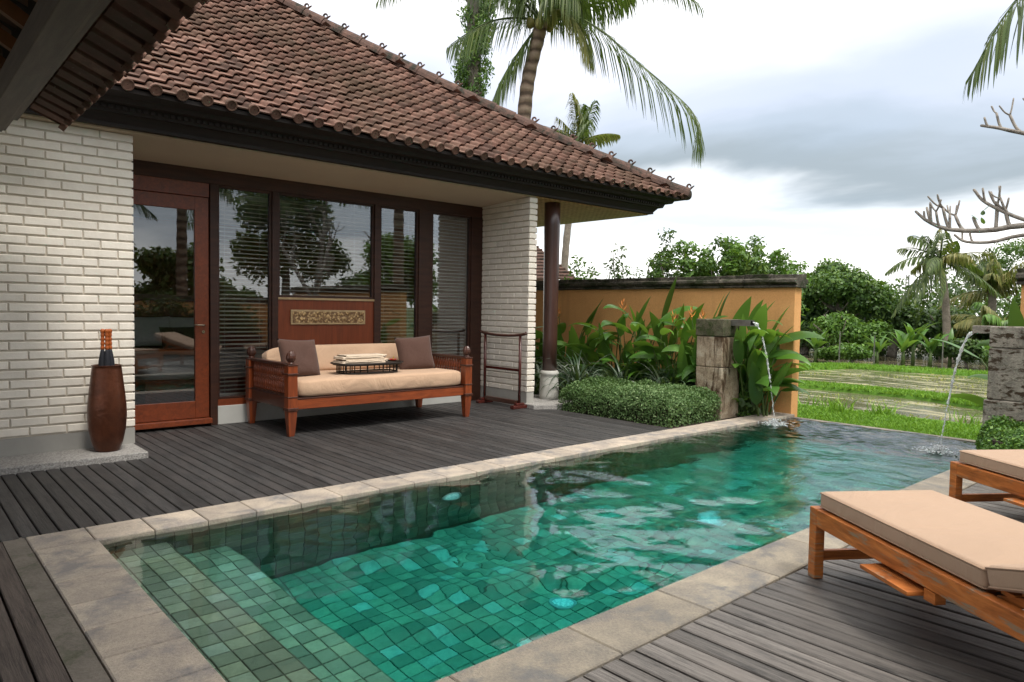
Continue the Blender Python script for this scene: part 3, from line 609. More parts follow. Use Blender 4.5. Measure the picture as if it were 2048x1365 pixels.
MB().box(1.668, 7.77, 2.415, 2.62, 7.84, 2.56).build('door_header', M['red_wood'], house, bevel=.004)
door = MB().box(1.70, 7.775, .09, 1.82, 7.82, z1).box(2.475, 7.775, .09, 2.615, 7.82, z1).box(1.82, 7.775, .09, 2.475, 7.82, .27).box(1.82, 7.775, 2.27, 2.475, 7.82, z1).build('door', M['red_wood'], house, bevel=.004)
MB().box(1.82, 7.795, .27, 2.475, 7.80, 2.27).build('pane', M['glass'], door)
MB().tube([(2.555, 7.775, 1.07), (2.555, 7.725, 1.07), (2.545, 7.72, 1.07), (2.45, 7.722, 1.075)], .008, 8).lathe([(0, 0), (.02, 0)], (2.555, 7.77, 1.07)).build('handle', M['metal'], door, True)
MB().tube([(2.555, 7.775, 1.00), (2.555, 7.762, 1.00)], .018, 14).build('lock', M['metal'], door)
MB().box(1.668, 7.70, .03, 2.625, 7.84, .085).build('threshold', M['red_wood'], house, bevel=.004)
car = MB().box(3.52, 7.752, 1.075, 4.48, 7.776, 1.245).build('carved_panel', M['gilt_frame'], house, bevel=.003)
cv = MB()      # scrolling foliage in relief
for i in range(24):
    for s_ in (-1, 1):
        cx = 3.555+.0385*i; cz = 1.16+s_*.035; a0 = i*1.7
        cv.tube([(cx+math.cos(a0+q*.85*s_)*(.021-.0022*q), 7.748-.003*math.sin(q), cz+math.sin(a0+q*.85*s_)*(.026-.0028*q)) for q in range(7)], .0052, 5)
cv.build('carving', M['carving'], car, True); MB().box(3.54, 7.7485, 1.095, 4.46, 7.753, 1.225).build('carving_ground', M['carving'], car)
# column
MB().lathe([(a*.82, b) for a, b in [(.150, 0), (.165, .01), (.165, .06), (.155, .30), (.150, .335), (.163, .345), (.163, .375), (.15, .385), (.14, .40)]], (6.95, 7.0, .05), 32).build('column_base', M['col_base'], house, True)
MB().lathe([(.098, .44), (.100, .9), (.105, 1.8), (.110, 2.45), (.111, 2.80)], (6.95, 7.0, 0), 32).build('column', M['column'], house, True)
# fascia, along the front and round the corner
prof = [(-.07, 2.772), (0, 2.772), (0, 2.80), (.055, 2.865), (.10, 2.865), (.125, 2.925), (.20, 2.93), (.22, 2.965), (.33, 2.985), (.33, 3.02), (-.07, 3.05)]
fb = MB(); k = len(prof); P = []
for (fx, fy) in ((-4, None), (0, 0), (None, 15)):
    for d_, z in prof:
        if fy is None: P.append((-4, 6.73-d_, z))
        elif fx is None: P.append((8.85+d_, 14, z))
        else: P.append((8.85+d_, 6.73-d_, z))
fb.add(P, [(i+s_*k, (i+1) % k+s_*k, (i+1) % k+(s_+1)*k, i+(s_+1)*k) for s_ in (0, 1) for i in range(k)]).build('fascia', M['fascia'], house)
dn = MB()
for i in range(150): dn.box(.9+i*.053, 6.598, 2.89, .9+i*.053+.03, 6.622, 2.918)
tag(dn.build('dentil_strip', M['fascia'], house), kind='stuff')
# roof
E_X, E_Y = 9.17, 6.40
rz_ = lambda t: 3.03+.56*t+.022*t*t
rv = []; rf = []
for j in range(24):
    t = .2*j; z = rz_(t)-.035; n = len(rv); rv += [(-4, E_Y+t, z), (E_X-t, E_Y+t, z), (E_X-t, 15.6-t, z), (-4, 15.6-t, z)]
    if j: m = n-4; rf += [(m, m+1, n+1, n), (m+1, m+2, n+2, n+1), (m+2, m+3, n+3, n+2)]
roof = MB().add(rv, rf).build('roof', M['roof_dark'], house)
def tile_mesh(eave=False):
    pr = [(-.106, .008), (-.098, .001), (.024, -.002), (.031, .004), (.037, .026), (.052, .041), (.068, .044), (.083, .038), (.096, .020), (.101, .004)]; k = len(pr); th = .013; L_ = .235; V = []
    for (y, lift) in ((0, .034), (L_, 0)):
        for x, z in pr: V.append((x, y, z+lift))
    for (y, lift) in ((.004, .034-th), (L_, -th)):
        for x, z in pr: V.append((x, y, z+lift))
    F = [(i, i+1, k+i+1, k+i) for i in range(k-1)]+[(2*k+i, 2*k+i+1, i+1, i) for i in range(k-1)]+[(3*k+i, 3*k+i+1, 2*k+i+1, 2*k+i) for i in range(k-1)]
    mb = MB().add(V, F)
    if eave:
        n = 14
        for (r0, y0), (r1, y1) in (((.047, .03), (.050, -.012)), ((.050, -.012), (.041, -.014)), ((.041, -.014), (.038, -.006)), ((.038, -.006), (.004, -.004))):
            mb.add([(.066+r*math.cos(2*PI*j/n), y, .036+r*math.sin(2*PI*j/n)) for r, y in ((r0, y0), (r1, y1)) for j in range(n)], [(j, (j+1) % n, n+(j+1) % n, n+j) for j in range(n)])
    me = bpy.data.meshes.new('roof_tile'); me.from_pydata(mb.v, [], mb.f); me.materials.append(M['roof_tile']); me.polygons.foreach_set('use_smooth', [3 < i < k-1 for i in range(len(me.polygons))]); return me
TM = tile_mesh(); TE = tile_mesh(True)
def tilt(t): return math.atan(.56+.044*t)
cand = []
for j in range(29):
    t = .16*j
    for i in range(64):
        x = 9.02-.2045*i
        if x < -3.9 or x > E_X-t+.02: continue
        cand.append((x, j, t))
def tmat(x, t, side):
    m = Matrix.Rotation(tilt(t)+rj(.018), 4, 'X') @ Matrix.Rotation(rj(.018)+(rj(.06) if random.random() < .04 else 0), 4, 'Z')
    if side == 'front': return Matrix.Translation((x+rj(.005), E_Y+t-.02+rj(.010), rz_(t)-.022)) @ m
    return Matrix.Translation((E_X-t+.02, x, rz_(t)-.022)) @ Matrix.Rotation(PI/2, 4, 'Z') @ m
vis = sorted([c for c in cand if c[0] > 1.0 - .08*c[1]], key=lambda c: (c[1] > 0, math.dist((c[0], E_Y+c[2], rz_(c[2])), (0, 0, 1.3))))
keep = set((c[0], c[1]) for c in vis[:320])
mats = []
for c in cand:
    m = tmat(c[0], c[2], 'front')
    if (c[0], c[1]) in keep:
        o = piece(TE if c[1] == 0 else TM, 'roof_tile', roof, m.translation, m.to_euler())
    else: mats.append(m)
for j in range(29):
    t = .16*j
    for i in range(42):
        y = 6.6+.2045*i
        if y > E_Y+t and y < 15.6-t: mats.append(tmat(y, t, 'right'))
v, f = inst_verts(TM, mats); tag(fast_mesh('roof_tile', v, f, M['roof_tile'], roof), kind='stuff')
# hip ridge: half-round caps, each with a curled finial
def ridge_mesh():
    mb = MB(); n = 9; L_ = .33; V = []
    for y, r in ((0, .088), (L_, .078)):
        V += [(math.cos(PI*j/(n-1))*r, y, math.sin(PI*j/(n-1))*r*1.05) for j in range(n)]
    for y, r in ((0, .070), (L_, .062)):
        V += [(math.cos(PI*j/(n-1))*r, y, math.sin(PI*j/(n-1))*r*1.05) for j in range(n)]
    mb.add(V, [(j, j+1, n+j+1, n+j) for j in range(n-1)]+[(2*n+j, 2*n+j+1, j+1, j) for j in range(n-1)])
    return mb.mesh('ridge_tile')
def finial_mesh():
    mb = MB(); mb.tube([(0, .015, .07), (0, -.012, .12), (0, -.035, .155)], [.018, .014, .007], 6)      # upright horn
    mb.tube([(0, .045+.035*math.cos(a)*(1-q*.055)-.02, .125+.035*math.sin(a)*(1-q*.055)) for q, a in enumerate([-1.6+.5*i for i in range(10)])], [.016, .015, .015, .014, .014, .013, .012, .011, .010, .009], 6)
    mb.tube([(0, .03, .07), (0, .035, .10)], [.022, .018], 6); return mb.mesh('finial')
RM = ridge_mesh(); RM.materials.append(M['ridge']); FM = finial_mesh(); FM.materials.append(M['ridge'])
hipdir = Vector((-1, 1, 0)).normalized()
for i in range(22):
    t = -.02+.21*i; p = Vector((E_X-t, E_Y+t, rz_(t)+.0)); q = Vector((E_X-t-.21, E_Y+t+.21, rz_(t+.21))); ydir = (q-p).normalized(); xdir = ydir.cross(Vector((0, 0, 1))).normalized(); zdir = xdir.cross(ydir)
    m = Matrix((xdir, ydir, zdir)).transposed().to_4x4(); m.translation = p+zdir*.018
    e = m.to_euler(); piece(RM, 'ridge_tile', roof, m.translation, e, (1.3, 1, 1.55))
    if i not in (9, 10): piece(FM, 'finial', roof, m.translation+zdir*.02, e, (1.35, 1.1, 1.15))
MB().sell((E_X+.02, E_Y-.02, 3.07), (.17, .17, .17), .8, 1, 14, 8).build('end_cap', M['ridge'], roof, True)
MB().box(-4, 10.9, rz_(4.55), 4.6, 11.1, rz_(4.55)+.2).build('top_ridge', M['ridge'], roof, bevel=.05)
# back and side walls that close the house
MB().box(-4, 12.2, .05, 6.45, 12.3, 2.77).box(-4, 7.9, .05, -3.9, 12.2, 2.77).build('wall', M['mortar'], house)

# blinds hang inside each window
SL = {}
def blind(label, x0, x1, z0, z1, tiltd=22):
    t = thing('window_blind', label, 'blind', ((x0+x1)/2, 7.88, z1), 'wooden blinds behind the windows'); w_ = x1-x0
    me = SL.setdefault(round(w_, 2), MB().box(-w_/2, -.016, -.0016, w_/2, .016, .0016).mesh('slat'))
    if not me.materials: me.materials.append(M['slat'])
    z = z0+.03
    while z < z1-.05: piece(me, 'slat', t, ((x0+x1)/2, 7.88, z), (R(tiltd+rj(2.5)), rj(.0016), 0)); z += .0455
    MB().box(x0, 7.865, z0, x1, 7.895, z0+.014).build('bottom_rail', M['slat'], t); MB().box(x0, 7.86, z1-.045, x1, 7.90, z1).build('head_rail', M['dark_timber'], t)
    for fx in (.18, .82): MB().tube([(x0+w_*fx, 7.856, z0), (x0+w_*fx, 7.856, z1)], .0012, 4).build('cord', M['slat'], t)
blind('pale slatted blind in the window right of the glass door', 2.70, 3.30, .28, 2.55)
blind('wide pale slatted blind in the window above the carved panel', 3.38, 4.60, 1.39, 2.55)
blind('pale slatted blind in the narrow window right of the carved panel', 4.70, 5.27, .28, 2.55)
blind('pale slatted blind in the window beside the brick side wall', 5.48, 6.12, .28, 2.55)

# ------------------------------------------------------------------ inside the room
t = thing('bed', 'double bed seen through the glass door', 'bed', (3.2, 9.5, .07))
MB().box(2.2, 8.6, .07, 4.2, 10.3, .42).build('bed_base', M['red_wood'], t, bevel=.01); MB().sell((3.2, 9.45, .53), (1.98, 1.68, .26), .25, .15, 28, 10).build('mattress', M['linen'], t, True); MB().box(2.1, 10.32, .07, 4.3, 10.40, 1.35).build('headboard', M['red_wood_v'], t, bevel=.01)
def pillow_mb(w_, h_, th, n=16, pinch=.12, m=None, seed=0):
    g = np.random.default_rng(seed); mb = MB()
    for s_ in (1, -1):
        vs = []; fs = []
        for i in range(n+1):
            for j in range(n+1):
                u = -1+2*i/n; v_ = -1+2*j/n; ed = max(0, (1-u**4)*(1-v_**4))**.55
                x = u*w_/2*(1-pinch*(1-v_*v_)*u*u*.55); y = v_*h_/2*(1-pinch*(1-u*u)*v_*v_*.55)
                q = Vector((x, y, s_*th/2*ed*(1+.05*math.sin(u*5+seed)*math.cos(v_*4))))
                vs.append(m @ q if m is not None else q)
        for i in range(n):
            for j in range(n): a = i*(n+1)+j; fs.append((a, a+1, a+n+2, a+n+1))
        mb.add(vs, fs)
    return mb
def pillow(label, w_, h_, th, loc, rx, rz, mat, cat='pillow', seed=0, roll=0):
    m = Matrix.Translation(loc) @ Matrix.Rotation(rz, 4, 'Z') @ Matrix.Rotation(rx, 4, 'X') @ Matrix.Rotation(roll, 4, 'Z')
    o = pillow_mb(w_, h_, th, m=m, seed=seed).build('pillow', mat, None, True); bm = bmesh.new(); bm.from_mesh(o.data); bmesh.ops.remove_doubles(bm, verts=bm.verts, dist=.0008); bmesh.ops.recalc_face_normals(bm, faces=bm.faces); bm.to_mesh(o.data); bm.free()
    return tag(o, label, cat)
pillow('white bed pillow behind the glass door, left of the other white one', .6, .42, .2, (2.62, 10.12, .92), R(70), 0, M['linen'], seed=1)
pillow('white bed pillow behind the glass door, right of the other white one', .6, .42, .2, (3.15, 10.10, .92), R(68), 0, M['linen'], seed=2)
pillow('small olive cushion leaning on the white bed pillows', .45, .32, .15, (2.95, 9.93, .84), R(64), 0, M['pillow'], seed=3)
t = thing('armchair', 'pale upholstered armchair deep in the room behind the narrow window', 'armchair', (5.0, 11.0, .07))
MB().sell((5.0, 11.0, .33), (.75, .75, .26), .3, .25, 24, 10).build('seat', M['mattress'], t, True); MB().sell((5.0, 11.32, .62), (.75, .2, .6), .35, .3, 24, 10).build('backrest', M['mattress'], t, True)
for x in (4.67, 5.33): MB().sell((x, 11.0, .48), (.13, .72, .36), .4, .3, 20, 10).build('armrest', M['mattress'], t, True)
t = thing('side_table', 'dark writing table behind the slatted window', 'table', (5.3, 9.6, .07))
MB().box(4.7, 9.3, .72, 5.9, 9.85, .76).build('table_top', M['bed_dark'], t, bevel=.004)
for x in (4.75, 5.8):
    for y in (9.35, 9.76): MB().box(x, y, .07, x+.05, y+.05, .72).build('leg', M['bed_dark'], t)
t = thing('floor_lamp', 'black arched lamp with a round head behind the narrow window', 'lamp', (5.75, 8.3, .07))
MB().lathe([(0, 0), (.13, 0), (.13, .02), (0, .03)], (5.75, 8.3, .07), 20).build('lamp_base', M['black_metal'], t, True)
MB().tube(spline([(5.75, 8.3, .09), (5.75, 8.3, .7), (5.55, 8.25, 1.0), (5.25, 8.2, 1.2), (5.05, 8.15, 1.25)], 20), .007, 8).build('arm', M['black_metal'], t, True); MB().sell((5.02, 8.12, 1.25), (.11, .11, .11), 1, 1, 16, 10).build('lamp_shade', M['black_metal'], t, True)
t = tag(MB().box(2.1, 11.96, 1.3, 2.6, 11.995, 2.0).build('picture', M['linen'], None), 'pale framed picture on the back wall of the room', 'picture')

# ------------------------------------------------------------------ pavilion roof over the near left corner
pav = thing('pavilion', 'dark open pavilion whose tiled eave crosses the upper left corner', 'pavilion', (-1.6, 2, 0))
PXE, PZ = 1.03, 2.60
pr_ = MB().prism([(PXE-.27, PZ+.16), (-1.9, PZ+1.78), (-1.9, PZ+1.83), (PXE-.26, PZ+.19)], -2.6, 6.30, 'y').prism([(-1.9, PZ+1.78), (-4.8, PZ+.03), (-4.8, PZ+.08), (-1.9, PZ+1.83)], -2.6, 6.30, 'y').build('roof', M['roof_dark'], pav)
ms = []
for j in range(15):
    t = .16*j
    for i in range(43):
        y = -2.4+.2045*i; m = Matrix.Translation((PXE-t+.02, y, PZ-.035+t*.605+.02)) @ Matrix.Rotation(PI/2, 4, 'Z') @ Matrix.Rotation(math.atan(.605), 4, 'X')
        if j == 0:
            o = piece(TE, 'roof_tile', pr_, m.translation, m.to_euler())
        else: ms.append(m)
v, f = inst_verts(TM, ms); tag(fast_mesh('roof_tile', v, f, M['roof_tile'], pr_), kind='stuff')
M['pav_beam'] = simple('weathered pavilion beam', (.135, .105, .080), (.075, .056, .042), .6, 3, .25, 40, stretch=(8, .7, 8)); M['rafter'] = simple('stained rafter', (.22, .085, .03), (.12, .045, .016), .5, 4, .2, 30)
MB().box(.56, -2.5, 2.50, .68, 6.28, 2.66).build('beam', M['pav_beam'], pav, bevel=.006); MB().box(.68, -2.5, 2.512, .70, 6.28, 2.67).build('beam_moulding', M['pav_beam'], pav, bevel=.004)
MB().box(.745, -2.5, 2.60, .775, 6.29, 2.66).build('batten', M['pav_beam'], pav, bevel=.003)
for i in range(19): y = -2.3+.46*i; MB().bar((.73, y, 2.70), (-1.85, y, 2.70+.605*2.58), .05, .07).build('rafter', M['rafter'], pav)
for x, y in ((-.35, -2.3), (-3.4, -2.3), (-3.4, 5.9)): MB().box(x-.08, y-.08, 0, x+.08, y+.08, 2.9).build('post', M['bed_dark'], pav, bevel=.008)
for y in (-2.3, 5.9): MB().box(-4.0, y-.06, 2.66, .6, y+.06, 2.78).build('tie_beam', M['bed_dark'], pav)

# ------------------------------------------------------------------ daybed and what lies on it
def daybed():
    X0, X1, Y0, Y1 = 2.97, 5.26, 6.60, 7.69; pw_ = .098
    t = thing('daybed', 'carved red brown teak daybed standing on the dark deck', 'daybed', ((X0+X1)/2, (Y0+Y1)/2, 0)); W, WV = M['bed_wood'], M['bed_wood_v']
    for ix, x in enumerate((X0, X1-pw_)):
        for iy, y in enumerate((Y0, Y1-pw_)):
            c = (x+pw_/2, y+pw_/2); h = .705
            p = MB().box(x, y, .27, x+pw_, y+pw_, h).build('post', WV, t, bevel=.006)
            MB().box(x-.008, y-.008, .255, x+pw_+.008, y+pw_+.008, .285).box(x-.010, y-.010, .61, x+pw_+.010, y+pw_+.010, .628).box(x-.006, y-.006, .70, x+pw_+.006, y+pw_+.006, .715).box(x-.006, y-.006, .385, x+pw_+.006, y+pw_+.006, .398).build('moulding', M['bed_dark'], p, bevel=.004)
            MB().add([(c[0]+sx*a, c[1]+sy*a, z) for z, a in ((0, .026), (.03, .031), (.235, .046), (.256, .046)) for sx, sy in ((-1, -1), (1, -1), (1, 1), (-1, 1))], [(3, 2, 1, 0), (12, 13, 14, 15)]+[(4*k+j, 4*k+(j+1) % 4, 4*k+4+(j+1) % 4, 4*k+4+j) for k in range(3) for j in range(4)]).build('leg', WV, t, bevel=.003)
            n = 20; pf = [(.026, .715), (.038, .722), (.026, .735), (.037, .752), (.044, .775), (.042, .80), (.033, .825), (.020, .843), (.010, .846)]
            fb_ = MB(); vs = [(c[0]+r*(1+(.09 if j % 2 else -.03)*(.2 if q in (0, 2, 8) else 1))*math.cos(2*PI*j/n), c[1]+r*(1+(.09 if j % 2 else -.03)*(.2 if q in (0, 2, 8) else 1))*math.sin(2*PI*j/n), z) for q, (r, z) in enumerate(pf) for j in range(n)]
            fb_.add(vs, [(q*n+j, q*n+(j+1) % n, (q+1)*n+(j+1) % n, (q+1)*n+j) for q in range(len(pf)-1) for j in range(n)]+[tuple((len(pf)-1)*n+j for j in range(n))]).build('finial', M['bed_dark'], p)
    MB().box(X0+pw_, Y0+.03, .262, X1-pw_, Y0+.075, .372).build('front_rail', W, t, bevel=.006); MB().box(X0+pw_, Y0+.025, .362, X1-pw_, Y0+.08, .376).build('rail_edge', M['bed_dark'], t, bevel=.003)
    MB().box(X0+pw_, Y1-.075, .262, X1-pw_, Y1-.03, .372).build('back_rail', W, t, bevel=.006); MB().box(X0+.08, Y0+.08, .30, X1-.08, Y1-.08, .335).build('bed_deck', M['bed_dark'], t)
    sp = [(.004, 0), (.012, .006), (.007, .02), (.011, .05), (.014, .075), (.009, .11), (.006, .122), (.012, .130), (.006, .138), (.013, .150), (.006, .160), (.009, .17), (.014, .205), (.011, .235), (.007, .262), (.012, .272), (.004, .28)]
    me = MB().lathe([(a*1.35, b) for a, b in sp], n=8).mesh('spindle'); me.materials.append(M['bed_wood_v']); me.polygons.foreach_set('use_smooth', [True]*len(me.polygons))
    for x in (X0+.03, X1-.075):
        MB().box(x, Y0+pw_, .262, x+.045, Y1-pw_, .385).build('side_rail', M['bed_dark'], t, bevel=.005)
        MB().box(x, Y0+pw_, .392, x+.045, Y1-pw_, .405).build('lower_bar', M['bed_dark'], t, bevel=.003)
        MB().box(x-.012, Y0+pw_, .690, x+.057, Y1-pw_, .722).build('arm_rail', M['bed_dark'], t, bevel=.008, seg=3)
        for i in range(18): piece(me, 'spindle', t, (x+.0225, Y0+pw_+.03+.0487*i, .408))
    MB().box(X0+pw_, Y1-.07, .66, X1-pw_, Y1-.03, .70).build('back_top_rail', M['bed_dark'], t, bevel=.006)
    for i in range(40): piece(me, 'spindle', t, (X0+pw_+.03+.0518*i, Y1-.05, .378))
daybed()
o = MB().sell((4.115, 7.09, .468), (2.06, .93, .195), .28, .10, 72, 16).build('mattress', M['mattress'], None, True); tag(o, 'beige mattress lying along the wooden daybed', 'mattress')
g = np.random.default_rng(3)
for v_ in o.data.vertices: v_.co.z += .006*math.sin(v_.co.x*9+math.sin(v_.co.y*7))*(v_.co.z > .47); v_.co.y += .006*math.sin(v_.co.x*23)*(v_.co.y < 6.7)
for i, (x, y, a, l) in enumerate(((3.25, 6.628, .7, .10), (3.7, 6.628, -.5, .12), (4.3, 6.63, .6, .1), (4.75, 6.628, .4, .12))): pass
m = Matrix.Rotation(R(-14), 4, 'X')
o = MB().sell((4.06, 7.44, .70), (1.98, .17, .30), .45, .16, 60, 14, m).build('back_cushion', M['mattress'], None, True); tag(o, 'long beige back cushion resting against the daybed rail', 'cushion')
pillow('square brown throw pillow at the left end of the daybed', .47, .42, .15, (3.27, 7.0, .745), R(70), R(12), M['pillow'], seed=4, roll=R(-3))
pillow('square brown throw pillow at the right end of the daybed', .46, .42, .15, (4.78, 7.10, .745), R(72), R(-14), M['pillow'], seed=6, roll=R(4))
def tray():
    cx, cy, a, b, z0, z1 = 4.02, 6.90, .36, .19, .567, .665
    t = thing('tray_table', 'low black rattan tray table on the daybed mattress', 'tray', (cx, cy, z0)); K = M['rattan']
    def oval(a, b, n=36, e=.6): return [(cx+a*math.copysign(abs(math.cos(2*PI*k/n))**e, math.cos(2*PI*k/n)), cy+b*math.copysign(abs(math.sin(2*PI*k/n))**e, math.sin(2*PI*k/n))) for k in range(n)]
    def hoop(a, b, z, r, name):
        p = [(x, y, z) for x, y in oval(a, b)]; p += p[:2]; MB().tube(p, r, 6, False).build(name, K, t, True)
    MB().prism(oval(a+.02, b+.02), z1-.006, z1+.008, 'z').build('top', K, t); hoop(a+.035, b+.035, z1+.014, .009, 'rim'); hoop(a-.02, b-.02, z0+.010, .008, 'base_ring')
    for k, (x, y) in enumerate(oval(a-.02, b-.02, 26)): MB().tube([(x, y, z0+.006), (x, y, z1)], .006, 6).build('post', K, t)
tray()
def towel(label, z, seed, w_=.50, d_=.22, dx=0):
    g = np.random.default_rng(seed); th = .014; lay = []      # hairpin folds seen from the side
    pts = []; n = 3
    for k in range(n):
        zz = z+th*.6+k*.0148; a = [(.5*w_-.003*g.random(), zz), (-.5*w_+.014, zz)] if k % 2 == 0 else [(-.5*w_+.014, zz), (.5*w_-.012, zz)]
        pts += a
        if k < n-1:
            xe = a[1][0]; s_ = -1 if k % 2 == 0 else 1; pts += [(xe+s_*.010, zz+.004), (xe+s_*.010, zz+.015)]
    sp = spline([(p[0], 0, p[1]) for p in pts], 60); vs = []; fs = []; m = 7
    prs = []
    for i, p in enumerate(sp):
        tn = (sp[min(i+1, 59)]-sp[max(i-1, 0)]).normalized(); nr = Vector((-tn.z, 0, tn.x)); prs.append((p+nr*th*.62, p-nr*th*.62))
    yy_ = np.linspace(-d_/2, d_/2, m)
    for side in (0, 1):
        for j, y in enumerate(yy_):
            for i in range(60): q = prs[i][side]; vs.append((4.0-.07+dx+q.x+.003*math.sin(y*30+seed), 6.89+y+.003*math.sin(i*.4), q.z+.0015*math.sin(q.x*40+y*30)))
    for s_ in (0, 1):
        for j in range(m-1):
            for i in range(59): a = s_*m*60+j*60+i; fs.append((a, a+1, a+61, a+60))
    for j in (0, m-1):
        for i in range(59): a = j*60+i; fs.append((a, a+1, a+1+m*60, a+m*60))
    o = MB().add(vs, fs).build('folded_towel', M['towel'], None, True); return tag(o, label, 'towel', 'towels folded on the tray')
towel('cream folded towel on the tray, lower of the stack', .676, 1); towel('cream folded towel on the tray, on top of the stack', .722, 2, .48, .21, -.005)
t = thing('flower', 'red hibiscus flower lying beside the folded towels on the tray', 'flower', (4.31, 6.84, .675))
for k in range(5): V, F = blade((4.31, 6.84, .69), k*72+10, 35, .055, .055, 50, nseg=5, fold=.1); obj_from(V, F, 'petal', M['petal'], t)
MB().tube([(4.31, 6.84, .69), (4.315, 6.835, .74)], [.003, .005], 6).build('stamen', M['stamen'], t)
# towel rack
t = thing('towel_rack', 'dark red wooden towel rack against the brick side wall', 'rack', (6.2, 7.15, 0)); RW = M['rack_wood']
for y in (6.79, 7.50):
    MB().tube([(6.2, y, .05), (6.2, y, .95)], .019, 12).build('upright', RW, t, True)
    MB().box(6.07, y-.035, 0, 6.33, y+.035, .045).box(6.13, y-.03, .045, 6.27, y+.03, .075).build('foot', RW, t, bevel=.008)
MB().box(6.175, 6.82, .045, 6.225, 7.47, .10).build('bottom_bar', M['bed_dark'], t, bevel=.004); MB().box(6.188, 6.81, .48, 6.212, 7.48, .515).build('middle_bar', RW, t, bevel=.004)
MB().tube(spline([(6.2, 6.68, .985), (6.2, 6.74, .965), (6.2, 6.95, .945), (6.2, 7.15, .94), (6.2, 7.35, .945), (6.2, 7.56, .965), (6.2, 7.62, .985)], 18), [.024]+[.018]*16+[.024], 10).build('top_bar', M['bed_dark'], t, True)
# copper jar and umbrellas
t = thing('jar', 'tall hammered copper jar holding three umbrellas', 'jar', (1.415, 6.68, .05))
MB().lathe([(.0, 0), (.088, 0), (.096, .012), (.118, .08), (.138, .18), (.147, .29), (.145, .38), (.134, .50), (.122, .60), (.112, .69), (.110, .715), (.116, .722), (.104, .722), (.104, .66), (.0, .655)], (1.415, 6.68, .05), 40).build('vessel', M['copper'], t, True)
for i, (dx, dy, w_) in enumerate((( -.035, .0, 'leftmost'), (.0, -.02, 'middle'), (.038, .01, 'rightmost'))):
    t = thing('umbrella', f'folded black umbrella with turned amber handle, {w_} of three in the copper jar', 'umbrella', (1.415+dx, 6.68+dy, .10), 'umbrellas standing in the jar')
    b = (1.415+dx*1.1, 6.68+dy, .12); tp = (1.415+dx*.75, 6.69+dy, 1.075)
    P = [Vector(b)*(1-q)+Vector(tp)*q for q in (0, .35, .6, .72, .80, .82)]
    MB().tube(P, [.008, .032, .034, .030, .017, .012], 10).build('canopy', M['umb_cloth'], t, True)
    hp = []; hr = []
    for q in range(25): u = q/24; hp.append(Vector(b)*(1-(.815+.185*u))+Vector(tp)*(.815+.185*u)); hr.append(.0115+.0048*abs(math.sin(u*PI*5.0))+(.003 if u > .75 else 0) if u < .99 else .004)
    MB().tube(hp, hr, 12).build('handle', M['umb_wood'], t, True)

